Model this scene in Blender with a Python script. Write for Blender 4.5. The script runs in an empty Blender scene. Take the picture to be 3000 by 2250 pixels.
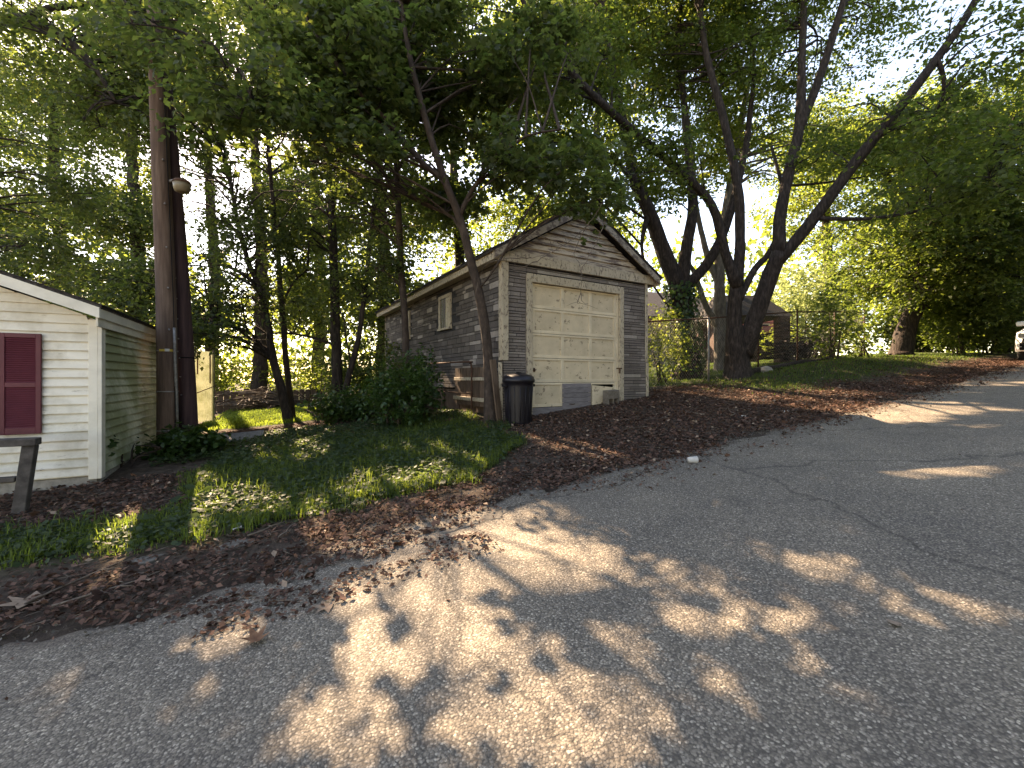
import bpy, bmesh, math, random
import numpy as np
from mathutils import Vector

random.seed(7)
rng = np.random.default_rng(11)
R = math.radians
sc = bpy.context.scene
col = sc.collection

# ------------------------------------------------------------------ camera, sky, sun, exposure
YAW = R(28.5); CYW, SYW = math.cos(YAW), math.sin(YAW); CAMH = 1.55
FPX, U0, V0 = 1250.0, 1500.0, 1108.0
cam = bpy.data.cameras.new('camera'); cam.sensor_width = 36; cam.lens = 36 * FPX / 3000
cam.shift_y = -17 / 3000; cam.clip_start = .05; cam.clip_end = 2000
camo = bpy.data.objects.new('camera', cam); col.objects.link(camo)
camo.location = (0, 0, CAMH); camo.rotation_euler = (R(90), 0, -YAW)
sc.camera = camo

SUN = np.array([-.196, 1.240, .998]); SUN /= np.linalg.norm(SUN)
EL = math.asin(SUN[2]); AZ = math.atan2(SUN[0], SUN[1])
w = bpy.data.worlds.new('World'); sc.world = w; w.use_nodes = True
nt = w.node_tree; sky = nt.nodes.new('ShaderNodeTexSky'); sky.sky_type = 'NISHITA'; sky.sun_disc = False
sky.sun_elevation = EL; sky.sun_rotation = AZ; sky.air_density = 1.0; sky.dust_density = .5; sky.ozone_density = 1.6
nt.links.new(sky.outputs[0], nt.nodes['Background'].inputs[0]); nt.nodes['Background'].inputs[1].default_value = .125
sun = bpy.data.lights.new('sun', 'SUN'); sun.energy = 5.0; sun.angle = R(.42); sun.color = (1, .90, .76)
suno = bpy.data.objects.new('sun', sun); col.objects.link(suno)
suno.rotation_euler = Vector((-SUN[0], -SUN[1], -SUN[2])).to_track_quat('-Z', 'Y').to_euler()
suno.location = (0, 0, 40)
sc.view_settings.view_transform = 'Standard'; sc.view_settings.look = 'None'
sc.view_settings.exposure = 2.5; sc.view_settings.gamma = 1.0
sc.view_settings.use_white_balance = True; sc.view_settings.white_balance_temperature = 9300; sc.view_settings.white_balance_tint = 18
sc.cycles.max_bounces = 8; sc.cycles.diffuse_bounces = 4; sc.cycles.glossy_bounces = 3
sc.cycles.transmission_bounces = 4; sc.cycles.transparent_max_bounces = 6
sc.cycles.use_denoising = True

# ------------------------------------------------------------------ helpers
SXK = ([-80, -10, -3, 0, 5, 12, 20, 26, 40, 200], [-3., -.7, -.18, 0, .45, 1.10, 1.88, 2.3, 2.7, 2.7])
GYK = ([-60, -3, 0, 4, 5, 7, 8.5, 12, 18, 40, 200], [-.5, -.1, 0, .12, .19, .36, .46, .45, .36, .3, .3])
def H(x, y):
    x = np.asarray(x, float); y = np.asarray(y, float)
    return np.interp(x, *SXK) + np.interp(y, *GYK) + .28 * np.exp(-((x - 15.5) / 4.) ** 2 - ((y - 6.9) / 1.3) ** 2)
def h(x, y): return float(H(x, y))
def P(u, v, t):
    """a survey point: bearing and height read off the photograph, t metres out"""
    p = (u - U0) / FPX; q = (V0 - v) / FPX
    return np.array([(p * CYW + SYW) * t, (-p * SYW + CYW) * t, CAMH + q * t])
def vnoise(x, y, seed=0):
    x = np.asarray(x, float); y = np.asarray(y, float)
    xi = np.floor(x).astype(np.int64); yi = np.floor(y).astype(np.int64)
    fx = x - xi; fy = y - yi; fx = fx * fx * (3 - 2 * fx); fy = fy * fy * (3 - 2 * fy)
    def hsh(a, b):
        n = (a * 374761393 + b * 668265263 + seed * 974711) & 0x7fffffff
        n = ((n ^ (n >> 13)) * 1274126177) & 0x7fffffff
        n = (n ^ (n >> 16)) & 0xffff
        return n / 65535.
    return (hsh(xi, yi) * (1 - fx) + hsh(xi + 1, yi) * fx) * (1 - fy) + (hsh(xi, yi + 1) * (1 - fx) + hsh(xi + 1, yi + 1) * fx) * fy
def fbm(x, y, seed=0): return .55 * vnoise(x, y, seed) + .3 * vnoise(x * 2.1, y * 2.1, seed + 1) + .15 * vnoise(x * 4.3, y * 4.3, seed + 2)
def nrm(a): return a / np.maximum(np.linalg.norm(a, axis=-1, keepdims=True), 1e-9)

def tag(o, label=None, cat=None, group=None, kind=None):
    if label: o['label'] = label
    if cat: o['category'] = cat
    if group: o['group'] = group
    if kind: o['kind'] = kind
    return o
def link(name, me, mat=None, parent=None):
    o = bpy.data.objects.new(name, me); col.objects.link(o)
    if mat is not None and me is not None and not me.materials: me.materials.append(mat)
    if parent is not None: o.parent = parent
    return o
def empty(name, loc=(0, 0, 0), rz=0):
    o = bpy.data.objects.new(name, None); col.objects.link(o); o.location = loc; o.rotation_euler = (0, 0, rz)
    o.empty_display_size = .2
    return o
def mesh_np(name, V, T, rnd=None, smooth=False):
    V = np.ascontiguousarray(V, np.float32).reshape(-1, 3); T = np.ascontiguousarray(T, np.int32).reshape(-1, 3)
    me = bpy.data.meshes.new(name); n = len(T)
    me.vertices.add(len(V)); me.vertices.foreach_set('co', V.ravel())
    me.loops.add(n * 3); me.loops.foreach_set('vertex_index', T.ravel())
    me.polygons.add(n); me.polygons.foreach_set('loop_start', np.arange(0, n * 3, 3, dtype=np.int32))
    me.polygons.foreach_set('loop_total', np.full(n, 3, np.int32))
    if smooth: me.polygons.foreach_set('use_smooth', np.ones(n, bool))
    me.update(calc_edges=True)
    if rnd is not None:
        a = me.attributes.new('rnd', 'FLOAT', 'POINT'); a.data.foreach_set('value', np.ascontiguousarray(rnd, np.float32))
    return me
class MB:
    def __init__(s): s.v = []; s.f = []; s.r = []; s.sm = []
    def add(s, vs, fs, r=None, smooth=False):
        b = len(s.v); s.v += [tuple(map(float, p)) for p in vs]; s.f += [tuple(i + b for i in f) for f in fs]
        s.r += [random.random() if r is None else r] * len(vs); s.sm += [smooth] * len(fs); return s
    def box(s, x0, x1, y0, y1, z0, z1, r=None):
        return s.add([(x0, y0, z0), (x1, y0, z0), (x1, y1, z0), (x0, y1, z0), (x0, y0, z1), (x1, y0, z1), (x1, y1, z1), (x0, y1, z1)],
                     [(0, 3, 2, 1), (4, 5, 6, 7), (0, 1, 5, 4), (1, 2, 6, 5), (2, 3, 7, 6), (3, 0, 4, 7)], r)
    def prism(s, prof, x0, x1, r=None):
        """profile of (y,z) swept along x"""
        n = len(prof)
        return s.add([(x0, y, z) for y, z in prof] + [(x1, y, z) for y, z in prof],
                     [(i, (i + 1) % n, n + (i + 1) % n, n + i) for i in range(n)] + [tuple(range(n - 1, -1, -1)), tuple(range(n, 2 * n))], r)
    def tube(s, pts, rad, n=8, smooth=True, caps=True, wob=0.0):
        pts = np.asarray(pts, float); m = len(pts); rad = np.broadcast_to(np.asarray(rad, float), (m,))
        tan = np.gradient(pts, axis=0); tan = nrm(tan)
        ref = np.array([0, 0, 1.]) if abs(tan[0][2]) < .9 else np.array([1., 0, 0])
        a = np.cross(tan[0], ref); a /= np.linalg.norm(a); vs = []
        for i in range(m):
            a = a - tan[i] * a.dot(tan[i]); a /= np.linalg.norm(a) + 1e-9; b = np.cross(tan[i], a)
            for k in range(n):
                an = 2 * math.pi * k / n; rr = rad[i] * (1 + wob * (random.random() - .5))
                vs.append(pts[i] + (a * math.cos(an) + b * math.sin(an)) * rr)
        fs = [(i * n + k, i * n + (k + 1) % n, (i + 1) * n + (k + 1) % n, (i + 1) * n + k) for i in range(m - 1) for k in range(n)]
        if caps: fs += [tuple(range(n - 1, -1, -1)), tuple(range((m - 1) * n, m * n))]
        return s.add(vs, fs, None, smooth)
    def lathe(s, prof, c=(0, 0, 0), n=24, smooth=True):
        vs = []; m = len(prof)
        for r_, z in prof:
            for k in range(n):
                an = 2 * math.pi * k / n; vs.append((c[0] + r_ * math.cos(an), c[1] + r_ * math.sin(an), c[2] + z))
        fs = [(i * n + k, i * n + (k + 1) % n, (i + 1) * n + (k + 1) % n, (i + 1) * n + k) for i in range(m - 1) for k in range(n)]
        fs += [tuple(range(n - 1, -1, -1)), tuple(range((m - 1) * n, m * n))]
        return s.add(vs, fs, None, smooth)
    def build(s, name, mat, parent=None, bevel=0):
        me = bpy.data.meshes.new(name); me.from_pydata(s.v, [], s.f)
        me.polygons.foreach_set('use_smooth', s.sm)
        a = me.attributes.new('rnd', 'FLOAT', 'POINT'); a.data.foreach_set('value', s.r)
        me.update()
        o = link(name, me, mat, parent)
        if bevel:
            bm = bmesh.new(); bm.from_mesh(me)
            bmesh.ops.bevel(bm, geom=[e for e in bm.edges if len(e.link_faces) == 2 and e.calc_face_angle(0) > .5], offset=bevel, segments=1, affect='EDGES')
            bm.to_mesh(me); bm.free()
        return o
def bx(name, mat, parent, x0, x1, y0, y1, z0, z1, bevel=0): return MB().box(x0, x1, y0, y1, z0, z1).build(name, mat, parent, bevel)
def smooth_line(pts, rad, step=.25):
    pts = np.asarray(pts, float); rad = np.asarray(rad, float)
    if len(pts) < 3:
        k = max(2, int(np.linalg.norm(pts[1] - pts[0]) / step) + 1); t = np.linspace(0, 1, k)[:, None]
        return pts[0] * (1 - t) + pts[-1] * t, rad[0] * (1 - t[:, 0]) + rad[-1] * t[:, 0]
    q = np.vstack([2 * pts[0] - pts[1], pts, 2 * pts[-1] - pts[-2]]); o = []; ro = []
    for i in range(len(pts) - 1):
        p0, p1, p2, p3 = q[i:i + 4]; k = max(2, int(np.linalg.norm(p2 - p1) / step))
        for j in range(k):
            t = j / k
            o.append(.5 * (2 * p1 + (p2 - p0) * t + (2 * p0 - 5 * p1 + 4 * p2 - p3) * t * t + (3 * p1 - p0 - 3 * p2 + p3) * t ** 3))
            ro.append(rad[i] * (1 - t) + rad[i + 1] * t)
    o.append(pts[-1]); ro.append(rad[-1])
    return np.array(o), np.array(ro)

# ------------------------------------------------------------------ materials
def newmat(name):
    m = bpy.data.materials.new(name); m.use_nodes = True
    n = m.node_tree; return m, n, n.nodes, n.links, n.nodes['Principled BSDF']
def ramp(nodes, stops, interp='LINEAR'):
    r = nodes.new('ShaderNodeValToRGB'); e = r.color_ramp.elements; r.color_ramp.interpolation = interp
    while len(e) < len(stops): e.new(.5)
    for k, (p, c) in enumerate(stops): e[k].position = p; e[k].color = (*c, 1) if len(c) == 3 else c
    return r
def coords(nodes, links, scale=(1, 1, 1), kind='pos'):
    if kind == 'pos':
        g = nodes.new('ShaderNodeNewGeometry'); out = g.outputs['Position']
    else:
        g = nodes.new('ShaderNodeTexCoord'); out = g.outputs['Object']
    mp = nodes.new('ShaderNodeMapping'); mp.inputs['Scale'].default_value = scale
    links.new(out, mp.inputs['Vector']); return mp.outputs[0]
def noise(nodes, links, vec, scale, detail=4, rough=.6):
    n = nodes.new('ShaderNodeTexNoise'); n.inputs['Scale'].default_value = scale; n.inputs['Detail'].default_value = detail
    n.inputs['Roughness'].default_value = rough; links.new(vec, n.inputs['Vector']); return n.outputs[0]
def mixc(nodes, links, fac, a, b, mode='MIX'):
    m = nodes.new('ShaderNodeMix'); m.data_type = 'RGBA'; m.blend_type = mode
    for s, v in ((m.inputs[0], fac), (m.inputs[6], a), (m.inputs[7], b)):
        if hasattr(v, 'is_linked'): links.new(v, s)
        elif isinstance(v, (int, float)): s.default_value = v
        else: s.default_value = (*v, 1)
    return m.outputs[2]
def mathn(nodes, links, op, a, b=0.0, clamp=False):
    m = nodes.new('ShaderNodeMath'); m.operation = op; m.use_clamp = clamp
    for s, v in ((m.inputs[0], a), (m.inputs[1], b)):
        if hasattr(v, 'is_linked'): links.new(v, s)
        else: s.default_value = v
    return m.outputs[0]
def bump(nodes, links, bsdf, hgt, strength=.4, dist=.01):
    b = nodes.new('ShaderNodeBump'); b.inputs['Strength'].default_value = strength; b.inputs['Distance'].default_value = dist
    links.new(hgt, b.inputs['Height']); links.new(b.outputs[0], bsdf.inputs['Normal'])
def simple(name, stops, scale=6, rough=.8, stretch=(1, 1, 1), bmp=.3, bdist=.01, var=0.0, spec=.3, detail=5, metal=0, objvar=False):
    m, n, N, L, B = newmat(name); v = coords(N, L, stretch); f = noise(N, L, v, scale, detail)
    r = ramp(N, stops); L.new(f, r.inputs[0]); c = r.outputs[0]
    if var:
        if objvar:
            oi = N.new('ShaderNodeObjectInfo'); rn = oi.outputs['Random']
        else:
            at = N.new('ShaderNodeAttribute'); at.attribute_name = 'rnd'; rn = at.outputs['Fac']
        k = mathn(N, L, 'MULTIPLY_ADD', rn, var); N[-1].inputs[2].default_value = 1 - var / 2
        hs = N.new('ShaderNodeHueSaturation'); L.new(k, hs.inputs['Value']); L.new(c, hs.inputs['Color']); c = hs.outputs[0]
    L.new(c, B.inputs['Base Color']); B.inputs['Roughness'].default_value = rough; B.inputs['Specular IOR Level'].default_value = spec
    B.inputs['Metallic'].default_value = metal
    if bmp: bump(N, L, B, f, bmp, bdist)
    return m
def leafmat(name, c0, c1, t0, t1, trans=.5, rough=.55, spec=.25):
    m, n, N, L, B = newmat(name); at = N.new('ShaderNodeAttribute'); at.attribute_name = 'rnd'
    r = ramp(N, [(0, c0), (1, c1)]); L.new(at.outputs['Fac'], r.inputs[0]); L.new(r.outputs[0], B.inputs['Base Color'])
    B.inputs['Roughness'].default_value = rough; B.inputs['Specular IOR Level'].default_value = spec
    T = N.new('ShaderNodeBsdfTranslucent'); r2 = ramp(N, [(0, t0), (1, t1)]); L.new(at.outputs['Fac'], r2.inputs[0]); L.new(r2.outputs[0], T.inputs[0])
    mx = N.new('ShaderNodeMixShader'); mx.inputs[0].default_value = trans
    L.new(B.outputs[0], mx.inputs[1]); L.new(T.outputs[0], mx.inputs[2]); L.new(mx.outputs[0], N['Material Output'].inputs[0])
    return m

def asphalt():
    m, n, N, L, B = newmat('asphalt'); v = coords(N, L)
    vo = N.new('ShaderNodeTexVoronoi'); vo.inputs['Scale'].default_value = 88
    wn_ = N.new('ShaderNodeTexNoise'); wn_.inputs['Scale'].default_value = 60; wn_.inputs['Detail'].default_value = 2; L.new(v, wn_.inputs['Vector'])
    wa = N.new('ShaderNodeVectorMath'); wa.operation = 'MULTIPLY_ADD'; L.new(wn_.outputs['Color'], wa.inputs[0]); wa.inputs[1].default_value = (.012, .012, .004); L.new(v, wa.inputs[2]); L.new(wa.outputs[0], vo.inputs['Vector'])
    sep = N.new('ShaderNodeSeparateColor'); L.new(vo.outputs['Color'], sep.inputs[0])
    stone = ramp(N, [(0, (.124, .107, .088)), (.45, (.195, .169, .138)), (.8, (.268, .232, .189)), (.95, (.388, .34, .277)), (1, (.475, .42, .34))]); L.new(sep.outputs[0], stone.inputs[0])
    edge = ramp(N, [(.38, (1, 1, 1)), (.80, (0, 0, 0))]); L.new(vo.outputs['Distance'], edge.inputs[0])
    dmul = mathn(N, L, 'MULTIPLY', vo.outputs['Distance'], 1.0)
    c = mixc(N, L, edge.outputs[0], (.095, .084, .072), stone.outputs[0])
    big = noise(N, L, v, 1.1, 6, .62); bigr = ramp(N, [(.3, (.78, .78, .79)), (.7, (1.18, 1.15, 1.1))]); L.new(big, bigr.inputs[0])
    c = mixc(N, L, 1.0, c, bigr.outputs[0], 'MULTIPLY')
    # thin tar cracks wandering over the road
    wv = coords(N, L, (1, 1, 1)); dn = N.new('ShaderNodeTexNoise'); dn.inputs['Scale'].default_value = 1.6; dn.inputs['Detail'].default_value = 5; L.new(wv, dn.inputs['Vector'])
    ad = N.new('ShaderNodeVectorMath'); ad.operation = 'MULTIPLY_ADD'; L.new(dn.outputs['Color'], ad.inputs[0]); ad.inputs[1].default_value = (.8, .8, 0); L.new(wv, ad.inputs[2])
    vc = N.new('ShaderNodeTexVoronoi'); vc.feature = 'DISTANCE_TO_EDGE'; vc.inputs['Scale'].default_value = .17; L.new(ad.outputs[0], vc.inputs['Vector'])
    cr = ramp(N, [(.0, (1, 1, 1)), (.0018, (0, 0, 0))]); L.new(vc.outputs['Distance'], cr.inputs[0])
    c = mixc(N, L, mathn(N, L, 'MULTIPLY', cr.outputs[0], .5), c, (.02, .019, .018))
    pg = N.new('ShaderNodeNewGeometry'); sp = N.new('ShaderNodeSeparateXYZ'); L.new(pg.outputs['Position'], sp.inputs[0])
    dn2 = noise(N, L, coords(N, L, (.9, 2.6, 1)), 1.3, 7, .68)
    lx = mathn(N, L, 'MULTIPLY', mathn(N, L, 'SUBTRACT', 1.6, sp.outputs[0]), .22); lx = mathn(N, L, 'MINIMUM', mathn(N, L, 'MAXIMUM', lx, 0.0), .55)
    ey = mathn(N, L, 'ADD', mathn(N, L, 'ADD', sp.outputs[1], lx), mathn(N, L, 'MULTIPLY', mathn(N, L, 'SUBTRACT', dn2, .5), 2.6))
    em = ramp(N, [(.0, (0, 0, 0)), (1, (1, 1, 1))]); L.new(mathn(N, L, 'MULTIPLY', mathn(N, L, 'SUBTRACT', ey, 3.75), 1.6), em.inputs[0])
    dcol = noise(N, L, v, 40, 5, .7); dr_ = ramp(N, [(.3, (.045, .034, .027)), (.55, (.10, .077, .06)), (.75, (.19, .155, .12))]); L.new(dcol, dr_.inputs[0])
    c = mixc(N, L, mathn(N, L, 'MULTIPLY', em.outputs[0], .85), c, dr_.outputs[0])
    # old oil drips and a worn, slightly darker wheel track
    oil = noise(N, L, v, .8, 3); oilr = ramp(N, [(.62, (1, 1, 1)), (.72, (.8, .79, .78))]); L.new(oil, oilr.inputs[0]); c = mixc(N, L, 1.0, c, oilr.outputs[0], 'MULTIPLY')
    L.new(c, B.inputs['Base Color']); B.inputs['Roughness'].default_value = .82; B.inputs['Specular IOR Level'].default_value = .25
    hh = mathn(N, L, 'SUBTRACT', edge.outputs[0], cr.outputs[0]); bump(N, L, B, hh, .55, .006)
    return m
def groundmat():
    m, n, N, L, B = newmat('ground_soil'); v = coords(N, L)
    f = noise(N, L, v, 9, 7, .7); r = ramp(N, [(.3, (.030, .022, .018)), (.55, (.075, .056, .043)), (.75, (.15, .12, .095))]); L.new(f, r.inputs[0])
    f2 = noise(N, L, v, 16, 6, .7); g = ramp(N, [(.3, (.018, .026, .010)), (.6, (.045, .062, .020)), (.8, (.075, .095, .032))]); L.new(f2, g.inputs[0])
    at = N.new('ShaderNodeAttribute'); at.attribute_name = 'grass'
    c = mixc(N, L, at.outputs['Fac'], r.outputs[0], g.outputs[0])
    L.new(c, B.inputs['Base Color']); B.inputs['Roughness'].default_value = .95; B.inputs['Specular IOR Level'].default_value = .1; bump(N, L, B, f, .9, .03)
    return m
def stonemat(name='stone_strip_siding', stops=None):
    """embossed mineral-felt siding, each strip its own tint"""
    m, n, N, L, B = newmat(name); v = coords(N, L)
    at = N.new('ShaderNodeAttribute'); at.attribute_name = 'rnd'; oi = N.new('ShaderNodeObjectInfo')
    s = mathn(N, L, 'FRACT', mathn(N, L, 'ADD', at.outputs['Fac'], mathn(N, L, 'MULTIPLY', oi.outputs['Random'], 3.0)))
    r = ramp(N, stops or [(0, (.165, .140, .128)), (.35, (.215, .185, .168)), (.6, (.185, .160, .150)), (.88, (.245, .213, .193)), (.97, (.36, .32, .285))]); L.new(s, r.inputs[0])
    f = noise(N, L, v, 70, 3); fr = ramp(N, [(.3, (.72, .72, .72)), (.7, (1.2, 1.2, 1.2))]); L.new(f, fr.inputs[0])
    c = mixc(N, L, 1.0, r.outputs[0], fr.outputs[0], 'MULTIPLY')
    st = noise(N, L, coords(N, L, (1, 1, .35)), 2.2, 5); sr = ramp(N, [(.35, (.8, .79, .76)), (.65, (1.06, 1.05, 1.05))]); L.new(st, sr.inputs[0])
    c = mixc(N, L, 1.0, c, sr.outputs[0], 'MULTIPLY')
    L.new(c, B.inputs['Base Color']); B.inputs['Roughness'].default_value = .9; B.inputs['Specular IOR Level'].default_value = .2; bump(N, L, B, f, .5, .004)
    return m
def paintmat(name, paint, bare, amount=.5, scale=7, stretch=(1, 1, 1), rough=.65, stain=None, stainc=(.2, .2, .1), var=.12):
    """flaking paint over weathered wood; grime with its own cloudy shape"""
    m, n, N, L, B = newmat(name); v = coords(N, L, stretch); f = noise(N, L, v, scale, 9, .68)
    mask = ramp(N, [(amount - .025, (1, 1, 1)), (amount + .025, (0, 0, 0))]); L.new(f, mask.inputs[0])
    f2 = noise(N, L, v, 3.1, 4); pr = ramp(N, [(.3, tuple(c * .82 for c in paint)), (.65, paint)]); L.new(f2, pr.inputs[0])
    f3 = noise(N, L, coords(N, L, tuple(s * 3 for s in stretch)), 20, 4); br = ramp(N, [(.3, tuple(c * .6 for c in bare)), (.7, bare)]); L.new(f3, br.inputs[0])
    c = mixc(N, L, mask.outputs[0], pr.outputs[0], br.outputs[0])
    if stain:
        f4 = noise(N, L, coords(N, L, (1, 1, .8)), stain[0], 6, .65); s4 = ramp(N, [(stain[1], (0, 0, 0)), (stain[2], (1, 1, 1))]); L.new(f4, s4.inputs[0])
        c = mixc(N, L, mathn(N, L, 'MULTIPLY', s4.outputs[0], stain[3]), c, stainc)
    oi = N.new('ShaderNodeObjectInfo'); k = mathn(N, L, 'MULTIPLY_ADD', oi.outputs['Random'], var); N[-1].inputs[2].default_value = 1 - var / 2
    hs = N.new('ShaderNodeHueSaturation'); L.new(k, hs.inputs['Value']); L.new(c, hs.inputs['Color'])
    L.new(hs.outputs[0], B.inputs['Base Color']); B.inputs['Roughness'].default_value = rough; B.inputs['Specular IOR Level'].default_value = .3
    hgt = mathn(N, L, 'SUBTRACT', f3, mask.outputs[0]); bump(N, L, B, hgt, .35, .003)
    return m

M = {}
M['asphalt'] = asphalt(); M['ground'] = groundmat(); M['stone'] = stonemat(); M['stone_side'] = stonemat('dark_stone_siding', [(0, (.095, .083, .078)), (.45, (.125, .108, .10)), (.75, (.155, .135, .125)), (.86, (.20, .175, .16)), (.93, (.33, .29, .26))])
M['backing'] = simple('dark_felt', [(.3, (.02, .019, .02)), (.7, (.04, .038, .04))], 20, .95)
M['cream'] = paintmat('flaking_cream_paint', (.66, .54, .38), (.33, .255, .18), .395, 7, (1, 1, 1.3), stain=(2.4, .52, .75, .35), stainc=(.30, .24, .17))
M['cream_rail'] = paintmat('cream_rail_paint', (.73, .61, .44), (.35, .28, .205), .345, 9, (1, 1, 1), stain=(3, .55, .8, .3), stainc=(.3, .24, .17))
M['cream_worn'] = paintmat('worn_cream_trim', (.50, .42, .31), (.25, .20, .155), .44, 15, (1.6, 1.6, .8), stain=(3, .5, .8, .4), stainc=(.2, .17, .13))
M['gable'] = paintmat('bare_gable_boards', (.50, .405, .30), (.19, .135, .105), .47, 4.0, (.5, .5, 5), stain=(3, .5, .75, .5), stainc=(.12, .095, .08), var=.3)
M['gable_dull'] = paintmat('dull_rake_paint', (.36, .30, .23), (.17, .13, .105), .49, 6, (1.2, 1.2, 2), stain=(3, .5, .75, .5), stainc=(.15, .12, .095))
M['grey_wood'] = simple('weathered_grey_wood', [(.25, (.07, .06, .06)), (.5, (.17, .15, .145)), (.75, (.27, .245, .235))], 5, .9, (.6, .6, 9), .5, .006, .25)
M['grey_wood_h'] = simple('weathered_grey_plank', [(.25, (.10, .088, .095)), (.5, (.20, .18, .185)), (.75, (.28, .26, .26))], 5, .9, (1.2, 1.2, 14), .5, .006, .25)
M['brown_wood'] = simple('brown_old_wood', [(.25, (.05, .032, .024)), (.5, (.11, .072, .05)), (.75, (.17, .115, .08))], 5, .9, (3, 3, .6), .5, .006, .3)
M['siding'] = paintmat('white_lap_siding', (.80, .75, .65), (.42, .37, .29), .345, 6, (.6, .6, 3.5), .55, stain=(2.6, .46, .70, .75), stainc=(.44, .385, .285), var=.06)
M['siding_green'] = paintmat('algae_stained_siding', (.70, .70, .57), (.36, .36, .27), .36, 4, (1, .6, 1.6), .6, stain=(.8, .42, .60, .85), stainc=(.17, .20, .085), var=.06)
M['white_trim'] = paintmat('white_trim', (.76, .71, .61), (.40, .37, .30), .32, 5, (1, 1, 1.5), .55, stain=(3, .5, .8, .4), stainc=(.42, .38, .28))
M['soffit'] = simple('tan_soffit', [(.3, (.50, .43, .33)), (.7, (.60, .53, .42))], 3, .7, bmp=.05)
M['maroon'] = simple('maroon_vinyl', [(.3, (.095, .017, .026)), (.7, (.13, .026, .036))], 6, .5, bmp=.08)
M['shingle'] = simple('dark_shingle', [(.3, (.022, .02, .022)), (.7, (.07, .062, .062))], 30, .95, bmp=.6, var=.5)
M['concrete'] = simple('concrete', [(.3, (.20, .185, .165)), (.7, (.36, .335, .30))], 14, .92, bmp=.5)
M['old_block'] = simple('stained_block', [(.3, (.12, .098, .08)), (.7, (.21, .18, .15))], 18, .92, bmp=.5)
M['creosote'] = simple('pole_wood', [(.25, (.055, .034, .026)), (.5, (.115, .072, .053)), (.78, (.20, .135, .10))], 4, .9, (4, 4, .35), .7, .012)
M['creosote_dark'] = simple('dark_pole_wood', [(.25, (.028, .015, .015)), (.5, (.06, .032, .032)), (.78, (.10, .058, .054))], 4, .85, (4, 4, .35), .7, .012)
M['bark'] = simple('maple_bark', [(.3, (.012, .009, .008)), (.5, (.034, .025, .021)), (.72, (.08, .06, .05))], 6.5, .95, (3, 3, .7), 1.0, .03, detail=8)
M['bark_young'] = simple('young_bark', [(.3, (.026, .018, .014)), (.55, (.058, .040, .031)), (.75, (.10, .072, .057))], 7, .9, (2, 2, 1), .6, .012, detail=7)
M['bark_pale'] = simple('pale_bark', [(.3, (.07, .058, .046)), (.55, (.15, .125, .10)), (.75, (.27, .235, .19))], 6, .9, (2, 2, .7), .7, .02, detail=7)
M['leaf_maple'] = leafmat('maple_leaves', (.030, .047, .020), (.066, .090, .033), (.12, .20, .028), (.30, .37, .06), .46)
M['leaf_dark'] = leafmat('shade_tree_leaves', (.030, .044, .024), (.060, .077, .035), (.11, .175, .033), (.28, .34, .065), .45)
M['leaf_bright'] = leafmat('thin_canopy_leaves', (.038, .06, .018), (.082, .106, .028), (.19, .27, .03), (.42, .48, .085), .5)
M['leaf_pale'] = leafmat('pale_willow_leaves', (.12, .16, .06), (.22, .26, .11), (.30, .38, .12), (.45, .5, .2), .45)
M['ivy'] = leafmat('ivy_leaves', (.016, .045, .014), (.045, .085, .024), (.05, .13, .012), (.14, .24, .03), .35, .38, .4)
M['clover'] = leafmat('clover_leaves', (.024, .044, .022), (.055, .085, .042), (.08, .15, .035), (.22, .30, .08), .38)
M['grass'] = leafmat('grass_blades', (.036, .066, .019), (.092, .135, .036), (.14, .24, .03), (.37, .46, .07), .48)
M['bank_grass'] = leafmat('bank_grass_blades', (.030, .058, .014), (.075, .11, .028), (.08, .16, .02), (.2, .28, .04), .4)
M['dead'] = leafmat('dead_leaves', (.036, .020, .016), (.185, .105, .078), (.04, .02, .014), (.18, .10, .06), .15, .85, .12)
M['leaf_tan'] = simple('tan_dry_leaf', [(.3, (.20, .135, .095)), (.7, (.30, .22, .16))], 30, .8, bmp=.2)
M['twig'] = simple('dry_twig', [(.3, (.07, .05, .04)), (.7, (.2, .16, .125))], 12, .9, bmp=.3, var=.5)
M['plastic'] = simple('black_plastic', [(.3, (.007, .006, .009)), (.7, (.013, .011, .016))], 8, .42, bmp=.05, spec=.4)
M['galv'] = simple('galvanised_pipe', [(.3, (.14, .13, .125)), (.7, (.30, .285, .27))], 20, .55, bmp=.1, metal=.5)
M['rust'] = simple('rusty_iron', [(.3, (.035, .018, .012)), (.7, (.11, .05, .028))], 20, .85, bmp=.3)
M['glass'] = simple('dusty_pane', [(.3, (.02, .022, .03)), (.7, (.05, .052, .065))], 5, .15, bmp=.02, spec=.6)
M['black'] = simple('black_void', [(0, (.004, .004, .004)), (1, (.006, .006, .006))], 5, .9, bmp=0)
M['white_plastic'] = simple('white_plastic', [(.3, (.40, .385, .36)), (.7, (.52, .50, .47))], 9, .45, bmp=.05)
M['tag_yellow'] = simple('yellow_tag', [(.3, (.45, .30, .05)), (.7, (.6, .42, .08))], 30, .6, bmp=0)
M['car_white'] = simple('white_car_paint', [(.3, (.72, .71, .69)), (.7, (.78, .77, .75))], 2, .25, bmp=0, spec=.5)
M['rubber'] = simple('tyre_rubber', [(.3, (.012, .012, .012)), (.7, (.025, .025, .025))], 20, .8, bmp=.2)
M['chrome'] = simple('chrome', [(0, (.5, .5, .5)), (1, (.6, .6, .6))], 5, .2, bmp=0, metal=1)
M['lamp_lens'] = simple('yellowed_lens', [(.3, (.16, .125, .08)), (.7, (.24, .19, .125))], 14, .35, bmp=.1)
M['red_roof'] = simple('red_roof', [(.3, (.22, .06, .05)), (.7, (.32, .10, .08))], 9, .8, bmp=.2)
M['brick'] = simple('brown_brick', [(.3, (.07, .045, .037)), (.7, (.14, .09, .072))], 14, .9, bmp=.4)
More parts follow.
